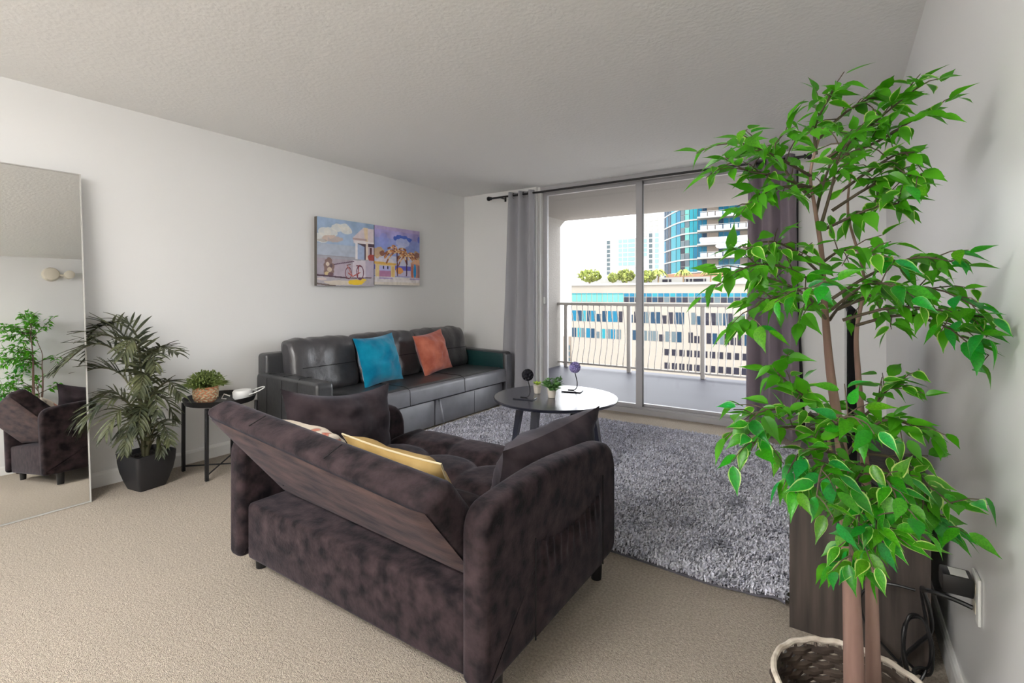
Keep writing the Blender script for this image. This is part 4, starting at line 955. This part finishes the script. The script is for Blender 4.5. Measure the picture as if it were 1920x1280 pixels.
def mini_pot(c, label, kind):
    c = Vector(c); t = thing('small_potted_plant', c, label, 'potted plant', 'small pots on the coffee table')
    k = .9 if kind else 1.0
    build('pot', MB().lathe(c, [(.0001, 0), (.024*k, 0), (.026*k, .004), (.034*k, .062*k), (.036*k, .070*k), (.033*k, .070*k), (.030*k, .060*k), (.0001, .058*k)], 24), M['white_pot'], t)
    mb = MB(); q = random.Random(3+kind)
    if kind == 0:
        tuft(mb, c+Vector((0, 0, .06)), 150, .03, .095, .0035, q, .9)
        for i in range(14):
            a = q.random()*2*PI; p = c+Vector((math.cos(a)*.06, math.sin(a)*.06, .10+.04*q.random()*(1 if q.random() > .4 else -1)))
            mb.tube([c+Vector((math.cos(a)*.02, math.sin(a)*.02, .07)), p], .0015, 4)
            for k_ in range(4): tuft(mb, p, 3, .01, .025, .004, q, 1.4)
    else:
        for i in range(9):
            a = i*.75; l = .05; d = Vector((math.cos(a), math.sin(a), .7)).normalized(); s = Vector((-math.sin(a), math.cos(a), 0))*.016; p = c+Vector((0, 0, .06)); 
            mb.add([p, p+d*l*.5-s, p+d*l, p+d*l*.5+s], [(0, 1, 2, 3)])
    build('foliage', mb, M['grass'] if kind == 0 else M['lime'], t, smooth=False)
mini_pot((-1.735, 3.125, CTZ), 'small cream pot of spiky green grass in the middle of the coffee table', 0)
mini_pot((-1.90, 3.20, CTZ), 'small cream pot with lime leaves behind the black flower ornament', 1)

# ------------------------------------------------------------------ tv stand and television
cb = thing('tv_stand', (.06, 2.8, 0), 'dark wood-grain tv stand against the right wall behind the ficus', 'cabinet')
CX0, CX1, CY0, CY1, CZ = -.155, .245, 2.075, 3.60, .485
build('side_panel', MB().box(CX0, CX1, CY0, CY0+.022, 0, CZ-.022), M['wood_dark'], cb, smooth=False)
build('side_panel', MB().box(CX0, CX1, CY1-.022, CY1, 0, CZ-.022), M['wood_dark'], cb, smooth=False)
build('top_panel', MB().box(CX0-.006, CX1, CY0-.004, CY1+.004, CZ-.022, CZ), M['wood_dark'], cb, smooth=False)
build('bottom_panel', MB().box(CX0+.02, CX1, CY0+.022, CY1-.022, .05, .072), M['wood_dark'], cb, smooth=False)
build('back_panel', MB().box(CX1-.008, CX1, CY0+.022, CY1-.022, .072, CZ-.022), M['wood_dark'], cb, smooth=False)
build('plinth', MB().box(CX0+.03, CX0+.045, CY0+.022, CY1-.022, 0, .05), M['wood_dark'], cb, smooth=False)
for ya, yb in ((CY0+.024, 2.58), (3.08, CY1-.024)):
    dr = build('door', MB().box(CX0, CX0+.018, ya, yb, .055, CZ-.025), M['wood_dark'], cb, smooth=False)
    build('handle', MB().tube([(CX0-.018, (ya+yb)/2-.05, .36), (CX0-.018, (ya+yb)/2+.05, .36)], .005, 8), M['black_metal'], dr)
build('shelf', MB().box(CX0+.02, CX1-.01, 2.60, 3.06, .27, .288), M['wood_dark'], cb, smooth=False)
tv = thing('television', (.04, 2.6, CZ), 'black flat television seen edge-on on the tv stand', 'television')
build('casing', MB().rbox(.021, .049, 2.07, 3.13, .545, 1.17, .006, 2), M['tv_black'], tv)
build('screen', MB().box(.0195, .0215, 2.08, 3.12, .56, 1.16), M['screen'], tv, smooth=False)
for y in (2.28, 2.92): build('foot', MB().prism([(-.06, CZ), (.14, CZ), (.14, CZ+.01), (.05, CZ+.07), (.025, CZ+.07), (-.06, CZ+.012)], 'y', y-.01, y+.01), M['black_plastic'], tv, smooth=False)

# outlet, charger, cables on the right wall
ou = thing('wall_outlet', (XR, 1.74, .44), 'white wall outlet plate low on the right wall', 'outlet')
build('plate', MB().rbox(XR-.008, XR-.0005, 1.70, 1.775, .375, .495, .003, 2), M['white_plastic'], ou)
for z in (.41, .46): build('socket', MB().rbox(XR-.0095, XR-.0075, 1.722, 1.752, z-.015, z+.015, .001, 1), M['beige_plastic'], ou)
ch = thing('power_adapter', (XR-.03, 1.74, .445), 'black power adapter plugged into the wall outlet', 'adapter')
build('body', MB().rbox(XR-.075, XR-.012, 1.715, 1.775, .435, .485, .005, 2), M['black_plastic'], ch)
build('label', MB().box(XR-.058, XR-.022, 1.72, 1.765, .4848, .4856), M['white_plastic'], ch, smooth=False)
def cable(name, pts, r, label):
    P = [Vector(p) for p in pts]; out = []
    for i in range(len(P)-1):
        a, b_, c_, d_ = P[max(0, i-1)], P[i], P[i+1], P[min(len(P)-1, i+2)]
        for k in range(6):
            t = k/6; out.append(.5*((2*b_)+(c_-a)*t+(2*a-5*b_+4*c_-d_)*t*t+(3*b_-a-3*c_+d_)*t**3))
    out.append(P[-1]); mb = MB().tube(out, r, 8)
    o = build(name, mb, M['black_plastic'], None, loc=P[0]); tag(o, label, 'cable', 'black cables by the outlet'); return o
cable('black_cable', [(XR-.012, 1.735, .405), (XR-.05, 1.75, .408), (XR-.10, 1.80, .39), (XR-.09, 1.90, .33), (XR-.07, 1.98, .25), (XR-.06, 2.03, .16), (.21, 2.045, .10), (.18, 2.05, .05), (.16, 2.045, .008)], .006, 'thick black power cord arching from the outlet towards the tv stand')
loop = []
for i in range(26):
    a = i*.72; loop.append((.20+.035*math.cos(a)*(1+.1*math.sin(i)), 2.0+.02*math.sin(i*1.3)-.004*i*.3, .12+.095*math.sin(a)+.01*math.cos(i*2)))
cable('coiled_cable', [(XR-.09, 1.86, .36), (.21, 1.98, .30)]+loop+[(.19, 1.97, .05), (.21, 1.93, .012)], .0045, 'coiled thin black cable hanging behind the basket planter')
cable('loop_cable', [(.20, 2.02, .28), (.12, 2.03, .27), (.06, 2.04, .21), (.07, 2.04, .12), (.13, 2.04, .05), (.17, 2.04, .012)], .0045, 'thin black cable looping over the end panel of the tv stand')

# ------------------------------------------------------------------ ficus tree in a wicker basket
FXc, FYc = .030, 1.465
bk_ = thing('wicker_basket', (FXc, FYc, 0), 'dark woven wicker basket with pale rim holding the ficus', 'basket')
def brad(z): return .135+.04*(z/.26)**.7
nrow = 13
for r_ in range(nrow):
    z = .012+r_*.0185
    pts = [(FXc+(brad(z)+.0045*math.sin(k*PI/2+PI/2*(r_ % 2)*2))*math.cos(2*PI*k/72), FYc+(brad(z)+.0045*math.sin(k*PI/2+PI*(r_ % 2)))*math.sin(2*PI*k/72), z+.001*math.sin(k)) for k in range(73)]
    build('woven_row', MB().tube(pts, .0095, 6, False), M['basket'], bk_)
sm_ = mesh_of('stake', MB().tube([(brad(0)-.004, 0, 0), (brad(.13)-.002, 0, .13), (brad(.25), 0, .25)], .004, 6), M['basket'])
for k in range(36): inst('stake', sm_, bk_, Matrix.Translation((FXc, FYc, 0)) @ Matrix.Rotation(2*PI*k/36, 4, 'Z'))
pts = [(FXc+brad(.26)*math.cos(2*PI*k/72), FYc+brad(.26)*math.sin(2*PI*k/72), .258+.002*math.sin(k*1.6)) for k in range(73)]
build('rim', MB().tube(pts, .0075, 8, False), M['basket_rim'], bk_)
build('bottom', MB().lathe((FXc, FYc, 0), [(.0001, .003), (.128, .003), (.130, .010), (.0001, .011)], 36), M['basket'], bk_)
ft = thing('ficus_tree', (FXc, FYc, .012), 'tall artificial ficus with bright green leaves in the right foreground', 'tree')
build('soil', MB().lathe((FXc, FYc, .012), [(.0001, 0), (.115, .0), (.128, .09), (.10, .10), (.0001, .102)], 32), M['soil'], ft)
TD = 1.235
def trunk(pts, r0, r1, m='bark', name='trunk', pw=1.7):
    P = [at(*p) for p in pts]; out = []
    for i in range(len(P)-1):
        a, b_, c_, d_ = P[max(0, i-1)], P[i], P[i+1], P[min(len(P)-1, i+2)]
        for k in range(5):
            t = k/5; out.append(.5*((2*b_)+(c_-a)*t+(2*a-5*b_+4*c_-d_)*t*t+(3*b_-a-3*c_+d_)*t**3))
    out.append(P[-1]); n = len(out)
    return build(name, MB().tube(out, [r1+(r0-r1)*(1-i/(n-1))**pw for i in range(n)], 10), M[m], ft, ang=80)
trunk([(1603, 1400, 1.20), (1602, 1260, 1.20), (1597, 1100, 1.21), (1590, 940, 1.22), (1572, 800, 1.23), (1556, 690, 1.24), (1545, 560, 1.25), (1540, 470, 1.25), (1528, 390, 1.25), (1520, 320, 1.25), (1545, 230, 1.25)], .0245, .003)
trunk([(1640, 1400, 1.24), (1637, 1250, 1.24), (1634, 1100, 1.245), (1628, 960, 1.25), (1618, 820, 1.27), (1609, 700, 1.28), (1606, 620, 1.28), (1620, 520, 1.28), (1590, 400, 1.26), (1600, 300, 1.25)], .0195, .0025)
trunk([(1588, 1400, 1.26), (1586, 1180, 1.26), (1580, 1000, 1.26), (1560, 850, 1.27), (1530, 760, 1.27)], .008, .004)
# twigs: list of (points (px, py, depth), leaves)
tw_ = [
 # top tier
 ([(1545, 300, 1.25), (1600, 262, 1.22), (1665, 208, 1.18), (1725, 160, 1.12)], 17),
 ([(1560, 300, 1.25), (1640, 268, 1.22), (1700, 232, 1.18), (1755, 205, 1.15)], 15),
 ([(1530, 290, 1.25), (1528, 240, 1.24), (1545, 200, 1.22), (1560, 178, 1.2)], 14),
 ([(1535, 260, 1.25), (1580, 215, 1.25), (1620, 190, 1.24), (1645, 180, 1.22)], 12),
 ([(1520, 330, 1.25), (1460, 296, 1.20), (1405, 272, 1.14), (1362, 268, 1.10)], 16),
 ([(1515, 350, 1.25), (1450, 330, 1.20), (1400, 320, 1.16), (1360, 298, 1.12)], 14),
 ([(1520, 350, 1.25), (1470, 350, 1.2), (1430, 365, 1.17), (1405, 388, 1.15)], 14),
 ([(1520, 370, 1.25), (1480, 330, 1.28), (1450, 280, 1.3), (1480, 240, 1.3)], 12),
 ([(1575, 360, 1.25), (1630, 320, 1.20), (1680, 290, 1.16), (1715, 285, 1.13)], 14),
 ([(1560, 395, 1.25), (1630, 350, 1.20), (1690, 325, 1.15), (1735, 330, 1.12)], 15),
 ([(1545, 430, 1.25), (1610, 400, 1.20), (1665, 380, 1.16), (1705, 390, 1.13)], 15),
 ([(1540, 420, 1.25), (1560, 350, 1.2), (1570, 300, 1.15), (1590, 260, 1.1)], 12),
 ([(1530, 400, 1.25), (1545, 340, 1.3), (1570, 280, 1.36), (1600, 240, 1.4)], 10),
 # middle tier
 ([(1545, 520, 1.25), (1490, 470, 1.22), (1440, 452, 1.18), (1395, 470, 1.14)], 15),
 ([(1545, 540, 1.25), (1470, 500, 1.20), (1400, 500, 1.14), (1340, 540, 1.10)], 16),
 ([(1545, 575, 1.25), (1480, 555, 1.19), (1420, 570, 1.14), (1390, 625, 1.10)], 16),
 ([(1545, 580, 1.25), (1500, 545, 1.26), (1440, 520, 1.28), (1410, 520, 1.3)], 11),
 ([(1550, 600, 1.25), (1520, 560, 1.16), (1510, 540, 1.08), (1530, 545, 1.0)], 12),
 ([(1560, 580, 1.25), (1610, 540, 1.16), (1650, 530, 1.08), (1690, 545, 1.02)], 14),
 ([(1560, 560, 1.25), (1640, 510, 1.20), (1720, 482, 1.14), (1790, 492, 1.08)], 17),
 ([(1570, 580, 1.25), (1660, 545, 1.18), (1750, 540, 1.12), (1830, 575, 1.04)], 18),
 ([(1580, 600, 1.25), (1680, 575, 1.18), (1780, 585, 1.10), (1870, 598, 1.02)], 17),
 ([(1605, 610, 1.28), (1690, 590, 1.2), (1770, 610, 1.12), (1835, 660, 1.05)], 15),
 ([(1545, 490, 1.25), (1575, 470, 1.2), (1610, 470, 1.15), (1650, 480, 1.1)], 10),
 ([(1555, 600, 1.25), (1580, 570, 1.32), (1620, 560, 1.38), (1660, 560, 1.42)], 9),
 # lower tier
 ([(1570, 800, 1.23), (1510, 745, 1.18), (1475, 715, 1.14), (1450, 690, 1.12)], 12),
 ([(1575, 810, 1.23), (1500, 770, 1.18), (1430, 770, 1.12), (1405, 792, 1.08)], 16),
 ([(1575, 820, 1.23), (1500, 800, 1.17), (1430, 810, 1.11), (1408, 845, 1.07)], 15),
 ([(1580, 860, 1.22), (1530, 840, 1.14), (1490, 860, 1.08), (1495, 920, 1.04)], 15),
 ([(1590, 900, 1.22), (1560, 870, 1.12), (1540, 880, 1.04), (1530, 940, 1.0)], 15),
 ([(1600, 800, 1.25), (1640, 760, 1.24), (1665, 730, 1.22), (1690, 715, 1.2)], 13),
 ([(1600, 830, 1.25), (1650, 790, 1.2), (1690, 790, 1.16), (1730, 805, 1.13)], 13),
 ([(1615, 850, 1.25), (1680, 860, 1.18), (1740, 910, 1.12), (1800, 955, 1.06)], 17),
 ([(1615, 870, 1.25), (1680, 890, 1.17), (1730, 940, 1.11), (1780, 1000, 1.06)], 16),
 ([(1600, 900, 1.22), (1630, 880, 1.12), (1670, 910, 1.04), (1690, 970, 1.0)], 16),
 ([(1595, 940, 1.22), (1600, 920, 1.12), (1610, 950, 1.06), (1610, 1020, 1.02)], 14),
 ([(1600, 930, 1.22), (1630, 920, 1.1), (1645, 960, 1.04), (1640, 1040, 1.02)], 10),
 ([(1592, 980, 1.21), (1590, 960, 1.12), (1592, 1000, 1.08), (1598, 1060, 1.05)], 9),
 ([(1625, 960, 1.24), (1640, 950, 1.14), (1632, 1000, 1.08), (1630, 1075, 1.05)], 9),
 ([(1585, 850, 1.22), (1570, 800, 1.1), (1590, 780, 1.02), (1620, 790, .98)], 12),
 ([(1590, 850, 1.25), (1620, 800, 1.32), (1600, 770, 1.38), (1580, 760, 1.4)], 9),
]
def leaf_mesh(name, edge, fold, curl):
    us = [0, .10, .27, .45, .63, .80, 1.0]; hw = [.004, .14, .215, .205, .135, .05, 0]
    mb = MB(); inner = .80 if edge else .96
    rows = []
    for u, h_ in zip(us, hw):
        z = -curl*u*u; rows.append([Vector((u, 0, z)), Vector((u, h_*inner, z+fold*h_*inner)), Vector((u, h_, z+fold*h_)), Vector((u, -h_*inner, z+fold*h_*inner)), Vector((u, -h_, z+fold*h_))])
    vs = [p for r_ in rows for p in r_]
    for i in range(6):
        a, b_ = i*5, i*5+5
        mb.f += [(a, b_, b_+1, a+1), (a+3, b_+3, b_, a)]; mb.m += [0, 0]
        mb.f += [(a+1, b_+1, b_+2, a+2), (a+4, b_+4, b_+3, a+3)]; mb.m += [1, 1]
    mb.v = [tuple(p) for p in vs]
    return mb
LM = [mesh_of('leaf_plain', leaf_mesh('a', False, .25, .12), [M['leaf'], M['leaf']]), mesh_of('leaf_pale_edge', leaf_mesh('b', True, .3, .18), [M['leaf'], M['leaf_edge']]), mesh_of('leaf_curled', leaf_mesh('c', False, .5, .3), [M['leaf'], M['leaf_edge']])]
q = random.Random(77); leaves = []; TWG = MB()
def add_leaf(p, tg, i, lower, sc):
    side = tg.cross(Vector((0, 0, 1))).normalized()*(1 if i % 2 else -1)
    d = (tg*q.uniform(.3, 1.0)+side*q.uniform(.2, 1.0)+Vector((q.uniform(-.35, .35), q.uniform(-.35, .35), q.uniform(-.85, .4) if not lower else q.uniform(-1.0, .3)))).normalized()
    l = q.uniform(.042, .066)*sc
    off = side*q.uniform(.001, .012)+Vector((0, 0, q.uniform(-.008, .008)))
    up = Vector((q.uniform(-.9, .6), q.uniform(-1.3, .3), 1)); up = (up-d*up.dot(d)).normalized(); s = up.cross(d)
    Mx = Matrix((d, s, up)).transposed().to_4x4() @ Matrix.Diagonal((l, l*q.uniform(.85, 1.1), l, 1)); Mx.translation = p+off
    # keep every leaf clear of the right wall
    mxx = max((Mx @ Vector(c_)).x for c_ in ((0, 0, 0), (.4, .23, .05), (.4, -.23, .05), (1, 0, -.2)))
    if mxx > XR-.012: Mx.translation.x -= mxx-(XR-.012)
    leaves.append((Mx, q.choices((0, 1, 2), (5, 3 if lower else 1.6, 2))[0]))
for pts, n in tw_:
    P = [at(*p) for p in pts]; out = [cr3(P, i/8) for i in range(9)]; n = int(round(n*.8))
    build('twig', MB().tube(out, [.0042-.0030*i/8 for i in range(9)], 6), M['bark_dark'], ft)
    lower = pts[0][1] > 780
    for j in range(7):
        t = .25+.72*(j+q.random()*.6)/7; p = cr3(P, t); tg = (cr3(P, min(1, t+.03))-cr3(P, max(0, t-.03))).normalized()
        dv = (tg*q.uniform(.2, .9)+Vector((q.uniform(-1, 1), q.uniform(-1, 1), q.uniform(-.8, .7)))).normalized(); ln = q.uniform(.03, .085)
        e_ = p+dv*ln; e_.x = min(e_.x, XR-.05); TWG.tube([p, p+dv*ln*.5+Vector((0, 0, .006)), e_], [.0016, .0013, .0009], 5)
        for i in range(3): add_leaf(p+(e_-p)*(.45+.27*i), dv, i, lower, 1)
    for i in range(n):
        t = .22+.80*(i+.5*q.random())/n; t = min(t, 1.0)
        p = cr3(P, t); tg = (cr3(P, min(1, t+.03))-cr3(P, max(0, t-.03))).normalized()
        add_leaf(p, tg, i, lower, 1.05 if t > .7 else 1)
build('twiglets', TWG, M['bark_dark'], ft)['kind'] = 'stuff'
def seen(L_): p = L_[0].translation; return (p-Vector((0, 0, H))).dot(FW)
leaves.sort(key=seen)
for Mx, k in leaves[:300]: inst('leaf', LM[k], ft, Mx)
mb = MB()
LMB = [leaf_mesh('a', False, .25, .12), leaf_mesh('b', True, .3, .18), leaf_mesh('c', False, .5, .3)]
for Mx, k in leaves[300:]:
    o_ = len(mb.v); mb.v += [tuple(Mx @ Vector(v)) for v in LMB[k].v]; mb.f += [tuple(i+o_ for i in f) for f in LMB[k].f]; mb.m += [0 if (k != 1 or x == 0) else 1 for x in LMB[k].m]
lo = build('back_leaves', mb, [M['leaf'], M['leaf_edge']], ft); lo['kind'] = 'stuff'
print('leaves', len(leaves))
